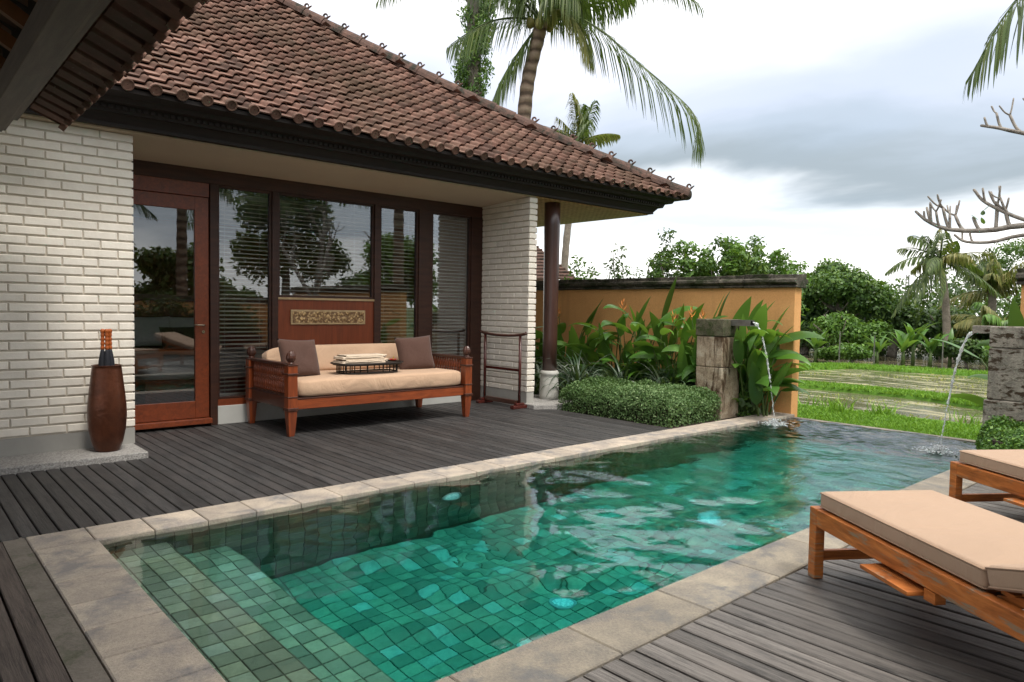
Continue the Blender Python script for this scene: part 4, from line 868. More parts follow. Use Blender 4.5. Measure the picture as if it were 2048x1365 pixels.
# ------------------------------------------------------------------ loungers
def lounger(label, lab2, lab3, loc, ang):
    # local frame: foot end at the origin, +x runs along the bed towards the head, +y across
    t = thing('sun_lounger', label, 'lounger', (0, 0, 0), 'sun loungers on the deck'); T = M['teak']; Wd, L_, Z = .64, 1.95, .345
    for y in (0, Wd-.045): MB().box(.0, y, Z-.085, L_, y+.045, Z).build('side_rail', T, t, bevel=.004)
    MB().box(0.002, .045, Z-.075, .045, Wd-.045, Z-.004).build('end_rail', T, t, bevel=.004); MB().box(L_-.05, .045, Z-.08, L_-.004, Wd-.045, Z-.004).build('end_rail', T, t, bevel=.004)
    for x in (-.004, L_-.28):
        for y in (-.004, Wd-.046): MB().box(x, y, 0, x+.05+.008, y+.05, (Z+.003 if x < .1 else Z-.086)).build('leg', T, t, bevel=.004)
    MB().box(.012, .046, .085, .037, Wd-.046, .135).build('stretcher', T, t, bevel=.003); MB().box(L_-.26, .046, .085, L_-.23, Wd-.046, .135).build('stretcher', T, t, bevel=.003)
    for i in range(14): MB().box(.07+.073*i, .05, Z-.045, .125+.073*i, Wd-.05, Z-.023).build('slat', T, t)
    MB().box(.50, -.062, .222, .80, -.003, .240).build('side_shelf', T, t, bevel=.003); MB().box(.50, -.003, .222, .80, .04, .240).box(.81, .0, .215, .87, .045, .258).build('shelf_block', T, t)
    sl_ = R(17); mk = lambda a, y, dz: (1.09+a*math.cos(sl_)-dz*math.sin(sl_), y, Z+.0+a*math.sin(sl_)+dz*math.cos(sl_))
    for y in (.075, Wd-.075): MB().bar(mk(0, y, -.02), mk(.84, y, -.02), .04, .035).build('back_frame', T, t, bevel=.003)
    for i in range(9): MB().bar(mk(.05+.09*i, .055, .004), mk(.05+.09*i, Wd-.055, .004), .055, .014).build('back_slat', T, t)
    MB().bar(mk(.55, .12, -.04), (1.75, .12, Z-.06), .03, .03).build('back_prop', T, t)
    m = Matrix.Translation(loc) @ Matrix.Rotation(ang, 4, 'Z')
    t.location = loc; t.rotation_euler = (0, 0, ang)
    c = thing('lounger_cushion', lab2, 'cushion', (0, 0, 0), 'seat cushions on the loungers')
    def pad(l, w_, h_, mm, nm):
        o = MB().box(-l/2, -w_/2, 0, l/2, w_/2, h_).build(nm, M['cushion'], c, True); b = o.modifiers.new('bevel', 'BEVEL'); b.width = .022; b.segments = 5; o.modifiers.new('weighted', 'WEIGHTED_NORMAL')
        for v_ in o.data.vertices: v_.co = mm @ v_.co
        for z in (.010, h_-.010):
            e = [(-l/2+.008, -w_/2+.002), (l/2-.008, -w_/2+.002), (l/2-.002, -w_/2+.010), (l/2-.002, w_/2-.01), (l/2-.01, w_/2-.002), (-l/2+.01, w_/2-.002), (-l/2+.002, w_/2-.01), (-l/2+.002, -w_/2+.01), (-l/2+.008, -w_/2+.002), (l/2-.02, -w_/2+.002)]
            MB().tube([mm @ Vector((x, y, z)) for x, y in e], .0035, 6, False).build('piping', M['piping'], o, True)
    pad(1.04, .60, .084, Matrix.Translation((.555, Wd/2, Z+.004)), 'seat_pad')
    pad(.86, .60, .084, Matrix.Translation((1.09+.43*math.cos(sl_)+.0*math.sin(sl_), Wd/2, Z+.016+.43*math.sin(sl_))) @ Matrix.Rotation(-sl_, 4, 'Y'), 'back_pad')
    c.location = loc; c.rotation_euler = (0, 0, ang)
A = math.atan2(-.82, -.57)
lounger('worn orange teak sun lounger nearest the viewer', 'tan cushion on the front lounger nearest the viewer', None, (3.43, 1.60, 0), A)
lounger('orange teak sun lounger behind the nearest one, beside the hedge', 'tan cushion on the far lounger beside the hedge', None, (5.23, 1.52, 0), A)

# ------------------------------------------------------------------ garden walls and fountains
def garden_wall(y0, y1, label, parent=None):
    t = thing('garden_wall', label, 'wall', (8.85, (y0+y1)/2, -.4), 'ochre garden walls')
    MB().box(8.755, y0, -.45, 8.93, y1, 1.63).build('wall', M['orange_wall'], t, bevel=.006)
    q = 0
    yk = y0
    c = MB(); pf = [(8.70, 1.632), (8.985, 1.632), (8.985, 1.655), (8.955, 1.66), (9.02, 1.70), (9.02, 1.735), (8.97, 1.75), (8.97, 1.80), (8.715, 1.80), (8.715, 1.75), (8.665, 1.735), (8.665, 1.70), (8.73, 1.66), (8.70, 1.655)]
    n = max(1, round((y1-y0)/.36)); st = (y1-y0+.08)/n
    for i in range(n): MB().prism([(x+rj(.006), z+rj(.007)) for x, z in pf], y0-.04+i*st, y0-.04+(i+1)*st-.005, 'y').build('cap_stone', M['wall_cap'], t, bevel=.006)
    return t
garden_wall(4.39, 10.6, 'ochre garden wall with a mossy black cap behind the heliconias')
garden_wall(-3.6, 1.98, 'ochre garden wall with a dark cap at the right edge, past the right fountain')
def fountain(x0, y0, x1, y1, sgn, mat, label, blocks, sl):
    t = thing('fountain_pillar', label, 'fountain', ((x0+x1)/2, (y0+y1)/2, 0)); cx = (x0+x1)/2
    for k, (a, b, e, m) in enumerate(blocks): 
        o = MB().box(x0-e, y0-e, a, x1+e, y1+e, b-.004).build('stone', M[m], t, bevel=.012, seg=3)
    yb = y0 if sgn < 0 else y1
    a, b = sorted((yb+sgn*.004, yb+sgn*sl)); S = M['spout'] if mat == 'l' else M['pillar_r']
    if mat == 'l': MB().box(cx-.055, a, 1.135, cx+.055, b, 1.142).box(cx-.055, a, 1.142, cx-.047, b, 1.20).box(cx+.047, a, 1.142, cx+.055, b, 1.20).box(cx-.055, a, 1.20, cx+.055, b, 1.207).build('spout', S, t)
    else: MB().box(cx-.07, a, 1.14, cx+.07, b, 1.212).build('spout', S, t, bevel=.006)
    return cx, yb+sgn*sl
fountain(7.65, 4.73, 8.06, 5.10, -1, 'l', 'pale brown stained stone fountain pillar at the left of the pool end', [(-.02, .62, .0, 'pillar_l'), (.62, 1.0, .0, 'pillar_l'), (1.0, 1.215, .012, 'pillar_top')], .27)
fountain(7.5, 1.50, 7.88, 1.92, 1, 'r', 'grey mossy stone fountain pillar at the right of the pool end', [(-.02, .55, .02, 'pillar_r'), (.55, 1.02, .0, 'pillar_r'), (1.02, 1.215, .0, 'pillar_r')], .17)
def jet(label, p0, p1, seed):
    g = np.random.default_rng(seed); t = thing('water_jet', label, 'water jet', (p1[0], p1[1], -.05), 'jets falling into the pool'); p0 = Vector(p0); p1 = Vector(p1); n = 60; mb = MB(); cur = []; rad = []; q = []
    for i in range(n+1):
        s_ = i/n; q.append(Vector((p0.x+(p1.x-p0.x)*s_**.55+g.normal()*.0025*s_, p0.y+(p1.y-p0.y)*s_**.5+g.normal()*.0025*s_, p0.z+(p1.z-p0.z)*s_**1.05)))
    r = [.0135*(1-.5*i/n)*(1+.38*g.normal()) for i in range(n+1)]; r = [max(.003, x) for x in r]
    k = int(n*.62)
    mb.tube(q[:k], r[:k], 8).build('stream', M['jet'], t, True)
    mb = MB()
    for i in range(k, n, 1):
        if g.random() < .85: mb.sell(q[i], (.013, .013, .028), 1, 1, 6, 5)
    for i in range(90): s_ = g.uniform(.1, 1); a = q[int(s_*n)]; mb.sell(a+Vector(g.normal(size=3)*.018*s_), (.006,)*3, 1, 1, 5, 4)
    tag(mb.build('droplets', M['jet'], t, True), kind='stuff')
    mb = MB()
    for i in range(320): a = g.uniform(0, 6.28); rr = abs(g.normal())*.10; mb.sell((p1.x+math.cos(a)*rr, p1.y+math.sin(a)*rr, -.020+.06*g.random()**2*(1 if rr < .08 else .3)), (.010+.012*g.random(), .010+.012*g.random(), .006+.006*g.random()), 1, 1, 6, 4)
    tag(mb.build('splash', M['jet'], t, True), kind='stuff')
jet('thin water jet arching from the left fountain spout into the pool', (7.855, 4.46, 1.185), (7.93, 4.17, -.05), 1)
jet('thin water jet arching from the right fountain spout into the pool', (7.69, 2.09, 1.15), (7.68, 2.34, -.05), 2)

# ------------------------------------------------------------------ hedges and garden plants
def hedge(name, label, poly, z0, z1, mat, n, size, seed):
    g = np.random.default_rng(seed); P = np.array(poly); c = P.mean(0); t = thing(name, label, 'hedge', (c[0], c[1], z0))
    MB().prism([tuple(c+(p-c)*.82) for p in P], z0, z0+(z1-z0)*.80, 'z').build('branches', M['soil'], t)
    lo, hi = P.min(0), P.max(0); pts = []; k = len(P)
    Q = g.uniform(lo, hi, (n*5, 2)); d_ = np.full(len(Q), 9.0)
    for i in range(k):
        a, b = P[i], P[(i+1) % k]; e = b-a; nn = np.array([e[1], -e[0]])/np.hypot(*e); d_ = np.minimum(d_, -(Q-a) @ nn)
    ok = d_ > 0; Q = Q[ok]; d_ = d_[ok]; R_ = .22
    lump = .5+.5*np.sin(Q[:, 0]*7+np.sin(Q[:, 1]*5)*2)*np.sin(Q[:, 1]*8+1.3*np.sin(Q[:, 0]*6)); top = z1-np.where(d_ < R_, (1-np.sqrt(np.clip(1-(1-d_/R_)**2, 0, 1)))*(z1-z0)*.55, 0)+(lump-.6)*.10+g.normal(size=len(Q))*.018
    side = g.random(len(Q)) < .45; u = g.random(len(Q)); keep_ = np.where(side, (d_ < .11), True); zz = np.where(side, z0+(top-z0)*u, top-np.abs(g.normal(size=len(Q)))*.025)
    Q = Q[keep_][:n]; zz = zz[keep_][:n]; dd = d_[keep_][:n]; m = len(Q); P3 = np.c_[Q, zz]; cc = np.array([c[0], c[1], z0]); out = unit(P3-cc)
    nr = unit(out*.5+g.normal(size=(m, 3))*.7+[0, 0, .35]); tt = unit(np.cross(nr, g.normal(size=(m, 3)))+[0, 0, .25]); sd = unit(np.cross(tt, nr)); L_ = size*(.6+.8*g.random(m))[:, None]; W_ = L_*.28
    V = np.stack([P3-tt*L_*.5, P3+sd*W_, P3+tt*L_*.5, P3-sd*W_], 1).reshape(-1, 3)
    tag(fast_mesh('foliage', V, np.arange(m*4).reshape(m, 4), mat, t), kind='stuff'); return t
hedge('hedge', 'low rounded grey green hedge beside the left fountain pillar', [(6.56, 6.45), (6.60, 4.72), (7.62, 4.70), (7.64, 5.2), (7.45, 6.5)], -.02, .36, M['leaf_hedge'], 52000, .027, 11)
hedge('hedge', 'small clipped green hedge between the far lounger and the right fountain', [(6.45, .75), (7.62, .75), (7.62, 1.93), (7.30, 1.93), (6.62, 1.70), (6.45, 1.55)], -.02, .38, M['leaf_hedge2'], 42000, .030, 12)
hedge('shrub', 'small leafy bush at the foot of the ochre wall behind the left fountain', [(8.08, 4.68), (8.45, 4.66), (8.65, 5.3), (8.1, 5.4)], -.02, .34, M['leaf_hedge2'], 9000, .034, 13)
def heliconia(label, c, n, h, az0, azs, seed, flowers=1, lmin=.42, lmax=.72, lean=1.0):
    g = random.Random(seed); t = thing('heliconia', label, 'plant', (c[0], c[1], -.02), 'heliconias along the ochre wall'); st = MB()
    for i in range(n):
        b = Vector((c[0]+g.uniform(-.16, .16), c[1]+g.uniform(-.25, .25), -.02)); az = az0+g.uniform(-azs, azs); hh = h*g.uniform(.34, .98); el = g.uniform(58, 86); ln = g.uniform(lmin, lmax)
        d_ = Vector((math.cos(R(az))*math.cos(R(el)), math.sin(R(az))*math.cos(R(el)), math.sin(R(el)))); bl = max(.12, hh-ln*.55)/max(.3, d_.z); tip = b+d_*bl
        b.z = -.02; st.tube(spline([b, b+d_*bl*.5+Vector((0, 0, .03)), tip], 7), [.013, .012, .011, .010, .009, .008, .006], 6)
        up = g.random() < .32; V, F = blade(tip, az+g.uniform(-30, 30), (g.uniform(58, 84) if up else g.uniform(12, 50)), ln, ln*g.uniform(.25, .34), (g.uniform(8, 40) if up else g.uniform(45, 110)), g.uniform(-40, 40), 9, .18)
        o = obj_from(V, F, 'leaf', M['leaf_heli_l'] if g.random() < .3 else M['leaf_heli'], t)
    st.build('stems', M['stem'], t, True)
    for k in range(flowers):
        b = Vector((c[0]-.12+g.uniform(-.1, .05), c[1]+g.uniform(-.2, .2), h*.80+g.uniform(0, .12))); fl = MB(); a0 = g.uniform(0, 360)
        MB().tube([(c[0], c[1], 0), tuple(b)], .006, 6).build('flower_stalk', M['stem'], t)
        for q in range(7):
            V, F = blade(b+Vector((0, 0, .022*q-.04)), a0+q*150, 40+4*q, .115-.006*q, .017, -25, 0, 5, .6); fl.add(V, F)
        fl.build('flower', M['bract'], t)
    return t
HL = [('heliconia clump left of the round column, against the ochre wall', (8.3, 8.75), 12, 1.25, 235, 75, 1, 0), ('heliconia clump just right of the round column with an orange flower', (8.25, 7.85), 15, 1.35, 225, 80, 2, 1),
      ('tall heliconia clump with upright leaves rising over the wall cap', (8.35, 6.75), 15, 1.62, 230, 85, 3, 1), ('heliconia clump in the middle of the wall behind the low hedge', (8.3, 6.0), 17, 1.40, 225, 90, 4, 1), ('broad heliconia clump behind the left fountain pillar with orange flowers', (8.3, 5.40), 18, 1.42, 230, 90, 5, 2),
      ('heliconia clump at the corner of the ochre wall beside the water jet', (8.36, 4.72), 18, 1.42, 262, 70, 6, 0)]
for a in HL: heliconia(a[0], a[1], int(a[2]*2.6), *a[3:])
heliconia('heliconia leaves spreading behind the right fountain pillar', (8.45, 1.72), 11, 1.35, 150, 60, 9, 0)
leaves_under = [tag(leaves('ground_foliage', [(8.25, y, .18, .38, .35, .30) for y in np.arange(4.9, 9.2, .35)], 9000, .10, M['leaf_dark'], None, .45, .3, seed=66), 'dark leafy ground cover below the heliconias', 'ground cover', kind='stuff')]
heliconia('young heliconia growing low at the foot of the left fountain', (8.25, 4.95), 9, .7, 240, 90, 19, 0, .25, .4)
def lily(label, c, n, ln, seed):
    g = random.Random(seed); t = thing('spider_lily', label, 'plant', (c[0], c[1], 0), 'variegated spider lilies in the planting bed'); VV = []; FF = []
    for i in range(n):
        V, F = blade((c[0]+g.gauss(0, .08), c[1]+g.gauss(0, .09), 0), g.uniform(0, 360), g.uniform(52, 88), ln*g.uniform(.75, 1.2)*1.25, .034, g.uniform(80, 175), 0, 8, .35); k = len(VV); VV += V; FF += [tuple(x+k for x in f_) for f_ in F]
    tag(obj_from(VV, FF, 'blades', M['leaf_lily'], t), kind='stuff')
for i, (lb, x, y, n, l) in enumerate((('dark strap leaved lily just right of the column base', 7.35, 6.85, 95, .66), ('dark strap leaved lily at the back of the low hedge, near the heliconias', 7.75, 6.35, 90, .68), ('strap leaved lily behind the hedge, right of the other lilies', 7.85, 5.75, 70, .60), ('strap leaved lily left of the column base, half behind the brick pier', 7.45, 7.75, 70, .62), ('strap leaved lily behind the column, under the heliconias', 7.95, 7.15, 70, .66))): lily(lb, (x, y), n, l, i+40)

# ------------------------------------------------------------------ lawn, paddies, banks
def sheet(name, poly, z, mat, label=None):
    me = bpy.data.meshes.new(name); me.from_pydata([(x, y, z) for x, y in poly], [], [tuple(range(len(poly)))]); me.materials.append(mat); o = bpy.data.objects.new(name, me); C.objects.link(o); return struct(o, label)
lawn_edge = [(12.0, -6), (12.15, 2.0), (12.5, 3.6), (12.45, 5.2), (12.7, 7.0), (12.9, 12)]
sheet('lawn', [(8.865, -6)]+lawn_edge+[(8.865, 12)], -.352, M['lawn'], 'bright green lawn strip just beyond the pool')
sheet('paddy_water', [(11.9, -14), (70, -14), (70, 40), (11.9, 40)], -.41, M['paddy_near'], 'shallow muddy water of the nearer rice paddy')
bk = [(15.2, -12), (15.15, 2), (15.3, 3.8), (16.0, 5.2), (16.0, 7.9), (15.3, 12), (15, 30)]
def bank(label, pts, w_, h_, z, seed, n=9000, gh=.12):
    t = struct(bpy.data.objects.new('paddy_bank', None), label); C.objects.link(t); t.location = (pts[0][0], pts[0][1], z)
    BW[t.name] = Matrix.Translation(t.location)
    sp = spline([(x, y, 0) for x, y in pts], 90); pr = [(-w_/2-.12, -.12), (-w_/2, h_*.8), (-w_*.2, h_), (w_*.2, h_*.97), (w_/2, h_*.8), (w_/2+.12, -.12)]; V = []
    for i, p in enumerate(sp):
        tn = (sp[min(i+1, 89)]-sp[max(i-1, 0)]).normalized(); nr = Vector((tn.y, -tn.x, 0))
        V += [(p.x+nr.x*-a, p.y+nr.y*-a, z+b+rj(.015)) for a, b in pr]
    k = len(pr); MB().add(V, [(i*k+j, i*k+j+1, (i+1)*k+j+1, (i+1)*k+j) for i in range(89) for j in range(k-1)]).build('earth', M['lawn'], t, True)
    g = np.random.default_rng(seed); ii = g.random(n)*88; S = np.array([tuple(p) for p in sp]); i0 = ii.astype(int); fr = (ii-i0)[:, None]; P = S[i0]*(1-fr)+S[i0+1]*fr; T = unit(S[i0+1]-S[i0]); a = g.uniform(-.5, .5, n)*(w_+.1)
    P = P+np.c_[-T[:, 1]*a, T[:, 0]*a, np.full(n, z+h_*.85)-np.abs(a)*.1]; grass('grass', P, gh, M['grass'], t, g)
def grass(name, P, h_, mat, parent, g, w_=.012, spread=.5):
    n = len(P); d_ = unit(np.c_[g.normal(size=(n, 2))*spread, np.ones(n)]); L_ = h_*(.5+.9*g.random(n))[:, None]; sd = unit(np.c_[g.normal(size=(n, 2)), np.zeros(n)])*w_*(.6+.8*g.random(n))[:, None]
    tp = P+d_*L_+np.c_[g.normal(size=(n, 2))*.25, np.zeros(n)]*L_; md = P+d_*L_*.6
    V = np.stack([P-sd, P+sd, md+sd*.8, md-sd*.8, tp+sd*.1, tp-sd*.1], 1).reshape(-1, 3); k = np.arange(n)[:, None]*6
    F = np.concatenate([k+[0, 1, 2, 3], k+[3, 2, 4, 5]]); o = fast_mesh(name, V, F, mat, parent); return tag(o, kind='stuff')
bank('grassy mud bank between the two nearest paddies', bk, .62, .11, -.41, 31, 16000, .07)
bank('far grassy bank below the tree line', [(23.5, -6), (23.2, 3), (22.9, 6.0), (22.4, 9.3), (20.6, 10.5), (20.0, 16), (21, 26)], .9, .14, -.41, 32, 14000, .10)
sheet('paddy_water', [(15.6, -12), (15.6, 3.6), (16.3, 5.2), (16.3, 8.2), (15.6, 12), (15.3, 30), (20.5, 26), (19.6, 16), (20.2, 10.5), (22.0, 9.3), (22.5, 6), (22.8, 3), (23.1, -6), (23, -12)], -.36, M['paddy_far'], 'weed covered water of the second paddy')
g = np.random.default_rng(8)
P = np.c_[g.uniform(8.9, 12.5, 30000), g.uniform(-.5, 6.2, 30000), np.full(30000, -.352)]; P = P[P[:, 0] < 12.35+.12*np.sin(P[:, 1]*3)]
tag(grass('lawn_grass', P, .05, M['grass'], None, g, .009, .7), 'short bright lawn grass beyond the pool edge', 'grass')
P = []
for k in range(15):
    c = np.array([12.35+.12*g.normal(), g.uniform(-.5, 6.3)]); m = int(g.uniform(14, 55)); P.append(np.c_[c+g.normal(size=(m, 2))*.09, np.full(m, -.40)])
tag(grass('tall_grass', np.concatenate(P), .24, M['grass'], None, g, .011, .35), 'taller grass tufts where the lawn meets the paddy', 'grass')
n = 9000; P = np.c_[g.uniform(15.8, 22.4, n), g.uniform(-2, 11, n), np.full(n, -.37)]; f_ = np.sin(P[:, 0]*1.9+P[:, 1])+np.sin(P[:, 1]*1.3-P[:, 0]*.6); P = P[f_ > -.2]
tag(grass('rice_weed', P[::3], .05, M['grass_dry'], None, g, .016, .8), 'thin yellowish weed standing in the second paddy', 'grass')
n = 3500; P = np.c_[g.uniform(12.8, 15.1, n), g.uniform(-2, 8, n), np.full(n, -.415)]; P = P[np.sin(P[:, 1]*1.1+P[:, 0]*2) < -.1]
tag(grass('rice_weed', P[::2], .04, M['grass_dry'], None, g, .012, .8), 'sparse weed floating in the nearest paddy', 'grass')

# ------------------------------------------------------------------ trees
def limbs(base, top, r, seed, n=6, spread=1.5):
    g = random.Random(seed); mb = MB(); b = Vector(base); tp = Vector(top); mb.tube(spline([b, b.lerp(tp, .5)+Vector((g.uniform(-.2, .2), g.uniform(-.2, .2), 0)), tp], 9), [r*(1.25-.95*i/8) for i in range(9)], 9)
    for k in range(n):
        s_ = g.uniform(.35, .95); p = b.lerp(tp, s_); a = g.uniform(0, 6.28); l_ = spread*g.uniform(.5, 1)*(1.2-s_*.5); q = p+Vector((math.cos(a)*l_, math.sin(a)*l_, l_*g.uniform(.3, .9)))
        mb.tube(spline([p, p.lerp(q, .5)+Vector((0, 0, -.1*l_)), q], 6), [r*.4*(1-.75*i/5) for i in range(6)], 6)
    return mb
def tree(label, base, h_, blobs, n, size, mat, seed, group=None, name='broadleaf_tree', aspect=.55, shell=.45, r=.16, cat='tree', sub=5):
    g = np.random.default_rng(seed); t = thing(name, label, cat, base, group)
    bl = []
    for (dx, dy, cz, rx, ry, rz2) in blobs:         # break each clump into smaller ones
        for k in range(sub):
            d_ = unit(g.normal(size=3)); d_[2] = abs(d_[2])*.9-.25; f_ = g.uniform(.45, .8); bl.append((base[0]+dx+d_[0]*rx*f_, base[1]+dy+d_[1]*ry*f_, base[2]+cz+d_[2]*rz2*f_, rx*.42, ry*.42, rz2*.40))
        bl.append((base[0]+dx, base[1]+dy, base[2]+cz, rx*.7, ry*.7, rz2*.65))
    limbs(base, (base[0]+blobs[0][0]*.5, base[1]+blobs[0][1]*.5, base[2]+h_*.8), r, seed, 8, blobs[0][3]).build('trunk', M['trunk'], t, True)
    leaves('crown', bl, n, size, mat, t, aspect, shell, seed=seed); return t
GB = 'trees beyond the paddies'; z0 = -.42
T = tree
T('tall rounded dark tree rising highest beyond the paddies', (29.2, 12.9, z0), 4.0, [(0, 0, 2.9, 1.6, 1.6, 1.35), (.6, -1.3, 2.3, 1.4, 1.3, 1.2), (-.3, 1.2, 2.5, 1.3, 1.4, 1.2)], 19000, .17, M['leaf_mid'], 101, GB)
T('broad dark tree just right of the ochre wall end', (28.5, 15.0, z0), 3.0, [(0, 0, 2.2, 1.4, 1.4, 1.0), (.8, -.8, 1.5, 1.2, 1.3, .9)], 12000, .17, M['leaf_dark'], 102, GB)
T('dark tree left of the far coconut palm trunk', (30.6, 11.2, z0), 2.3, [(0, 0, 1.6, 1.3, 1.3, .85), (.2, -1.3, 1.4, 1.2, 1.2, .8)], 12000, .16, M['leaf_dark'], 103, GB)
T('light green spreading shrub tree in front of the dark grove', (27.3, 11.9, z0), 1.9, [(0, 0, 1.1, 1.2, 1.2, .85), (.3, -1.1, .9, 1.0, 1.0, .8)], 10000, .14, M['leaf_light'], 104, GB)
T('dark undergrowth tree in the shade below the tallest tree', (28.6, 13.9, z0), 1.5, [(0, 0, .8, 1.3, 1.6, .8), (.4, -1.8, .8, 1.2, 1.4, .8)], 9000, .15, M['leaf_dark'], 105, GB)
T('dark bushy tree behind the far palm trunk', (30.6, 9.3, z0), 2.4, [(0, 0, 1.3, 1.2, 1.4, 1.0), (.6, -1.2, 1.1, 1.1, 1.2, .9)], 11000, .16, M['leaf_dark'], 106, GB)
T('tall feathery tree at the far right above the grove', (36.5, 8.0, z0), 5.3, [(0, 0, 4.5, 1.8, 1.7, .9), (-1.0, -1.6, 5.2, 1.6, 1.5, .8), (.5, 1.3, 3.9, 1.2, 1.2, .6)], 7000, .15, M['leaf_mid'], 107, GB, aspect=.35, shell=.2)
T('green tree behind the right fountain pillar', (30.5, 5.6, z0), 3.2, [(0, 0, 2.2, 1.6, 1.8, 1.2), (0, -2.0, 2.0, 1.5, 1.5, 1.1)], 9000, .17, M['leaf_mid'], 108, GB)
T('round tree far out at the right, past the right garden wall', (31.5, 1.6, z0), 4.0, [(0, 0, 2.8, 2.0, 2.2, 1.5), (.5, -2.5, 2.4, 1.8, 1.8, 1.4)], 9000, .19, M['leaf_dark'], 109, GB)
T('low dark tree between the tallest tree and the palm', (32.5, 12.4, z0), 2.6, [(0, 0, 1.9, 1.8, 1.7, .9), (1, 2, 2.1, 1.8, 1.7, .9)], 10000, .17, M['leaf_dark'], 110, GB)
g = np.random.default_rng(77)
bl = [(45+g.uniform(-3, 3), y, 1.2+g.uniform(-.3, .6), 2.2, 2.2, 1.7+g.uniform(0, .8)) for y in np.arange(-25, 60, 1.7)]
tag(leaves('distant_wood', bl, 60000, .26, M['leaf_dark'], None, .6, .4, seed=5), 'distant dark wood closing the view beyond the paddies', 'wood', kind='stuff')
bl = [(31.5+g.uniform(-1, 1), y, .4+g.uniform(-.3, .3), 1.1, 1.3, 1.0) for y in np.arange(-8, 30, 1.3)]
tag(leaves('undergrowth', bl, 34000, .17, M['leaf_dark'], None, .5, .4, seed=6), 'dense dark undergrowth at the foot of the far trees', 'undergrowth', kind='stuff')
T('bright green creeper covered bush at the paddy edge', (24.6, 10.3, z0), .9, [(0, 0, .45, .55, .75, .42), (.3, .9, .3, .4, .6, .3)], 5000, .11, M['leaf_light'], 111, 'bushes at the paddy edge', 'bush', .7, cat='bush', r=.04)
T('dark leafy bush at the paddy edge, right of the palm trunk', (26.6, 7.4, z0), 1.0, [(0, 0, .6, .6, .9, .55)], 4500, .12, M['leaf_dark'], 112, 'bushes at the paddy edge', 'bush', .6, cat='bush', r=.04)
T('green bush at the paddy edge near the right fountain', (25.6, 6.2, z0), .9, [(0, 0, .45, .5, .7, .42)], 3500, .11, M['leaf_mid'], 113, 'bushes at the paddy edge', 'bush', .6, cat='bush', r=.04)
def banana(label, c, n, h_, seed, mat='leaf_heli', group='banana plants along the paddy edge'):
    g = random.Random(seed); t = thing('banana_plant', label, 'banana plant', (c[0], c[1], z0), group); MB().tube([(c[0], c[1], z0), (c[0], c[1], z0+h_*.45)], [.07, .045], 8).build('stem', M['stem'], t, True)
    for i in range(n):
        V, F = blade((c[0]+g.uniform(-.05, .05), c[1]+g.uniform(-.05, .05), z0+h_*g.uniform(.35, .5)), i*360/n+g.uniform(-20, 20), g.uniform(40, 80), h_*g.uniform(.55, .8), h_*.16, g.uniform(30, 105), g.uniform(-30, 30), 7, .2); obj_from(V, F, 'leaf', M[mat], t)
BN = [('banana plant nearest the ochre wall end, at the paddy edge', (24.3, 12.3), 9, 1.5), ('second banana plant from the ochre wall end', (24.6, 11.5), 8, 1.25), ('low banana plant right of the bright creeper bush', (25.0, 9.6), 9, 1.1), ('banana plant between the creeper bush and the palm trunk', (25.6, 9.0), 9, 1.3),
      ('banana plant with the tallest leaves left of the palm trunk', (26.2, 8.9), 9, 1.6), ('banana plant just left of the palm trunk', (26.0, 8.3), 8, 1.2), ('banana plant right of the palm trunk', (26.6, 7.9), 8, 1.15), ('small banana plant close to the right fountain pillar', (26.2, 6.7), 8, 1.0), ('banana plant half hidden by the right fountain pillar', (26.8, 5.6), 9, 1.4)]
for i, a in enumerate(BN): banana(*a, 200+i, 'leaf_heli' if i % 3 else 'leaf_heli_l')
# shrubs showing over the ochre wall
def sprig(label, base, tips, n, size, mat, seed, name='shrub'):
    g = np.random.default_rng(seed); t = thing(name, label, 'shrub', base, 'shrubs showing over the ochre wall'); mb = MB(); bl = []
    for tp in tips:
        q = spline([base, (base[0]*.4+tp[0]*.6+g.normal()*.1, base[1]*.4+tp[1]*.6+g.normal()*.1, base[2]*.4+tp[2]*.55), tp], 10); mb.tube(q, [.025*(1-.8*i/9) for i in range(10)], 6)
        for k in (5, 6, 7, 8, 9): bl.append((q[k].x+g.normal()*.06, q[k].y+g.normal()*.06, q[k].z, tp[3] if len(tp) > 3 else .16, .16, .15))
    mb.build('stems', M['trunk'], t, True); leaves('foliage', bl, n, size, mat, t, .45, .3, seed=seed)
def tips(c, n, r, z0_, z1_, seed):
    g = random.Random(seed); return [(c[0]+g.uniform(-r, r), c[1]+g.uniform(-r, r), g.uniform(z0_, z1_)) for _ in range(n)]
sprig('leafy shrub over the wall just right of the round column', (9.9, 8.75, -.4), tips((9.85, 8.75), 4, .35, 2.0, 2.2, 1), 650, .085, M['leaf_light'], 301)
sprig('small dark tuft of leaves over the wall beside the column', (9.9, 8.35, -.4), [(9.9, 8.4, 2.38), (9.95, 8.3, 2.15), (9.9, 8.45, 2.1)], 420, .08, M['leaf_dark'], 302)
sprig('thin straggly shrub over the wall, left of the tall sprig', (10.2, 8.1, -.4), tips((10.2, 8.0), 5, .3, 1.95, 2.2, 3), 480, .075, M['leaf_mid'], 303)
sprig('tall dark leaning sprig standing above the wall', (10.5, 8.1, -.4), [(10.55, 7.7, 2.65), (10.5, 7.78, 2.4), (10.4, 7.6, 2.3)], 800, .085, M['leaf_dark'], 304)
sprig('green shrub over the wall, right below the tall sprig', (10.6, 7.5, -.4), tips((10.5, 7.5), 10, .5, 1.85, 2.2, 5), 4200, .085, M['leaf_mid'], 305)
sprig('large bright leafy shrub over the middle of the wall', (11.0, 7.0, -.4), tips((10.9, 6.95), 16, .55, 1.9, 2.5, 6), 8000, .095, M['leaf_light'], 306)
sprig('tall branching green shrub over the wall, right of the bright one', (11.2, 6.5, -.4), tips((11.1, 6.5), 14, .5, 1.9, 2.5, 7), 6200, .09, M['leaf_mid'], 307)
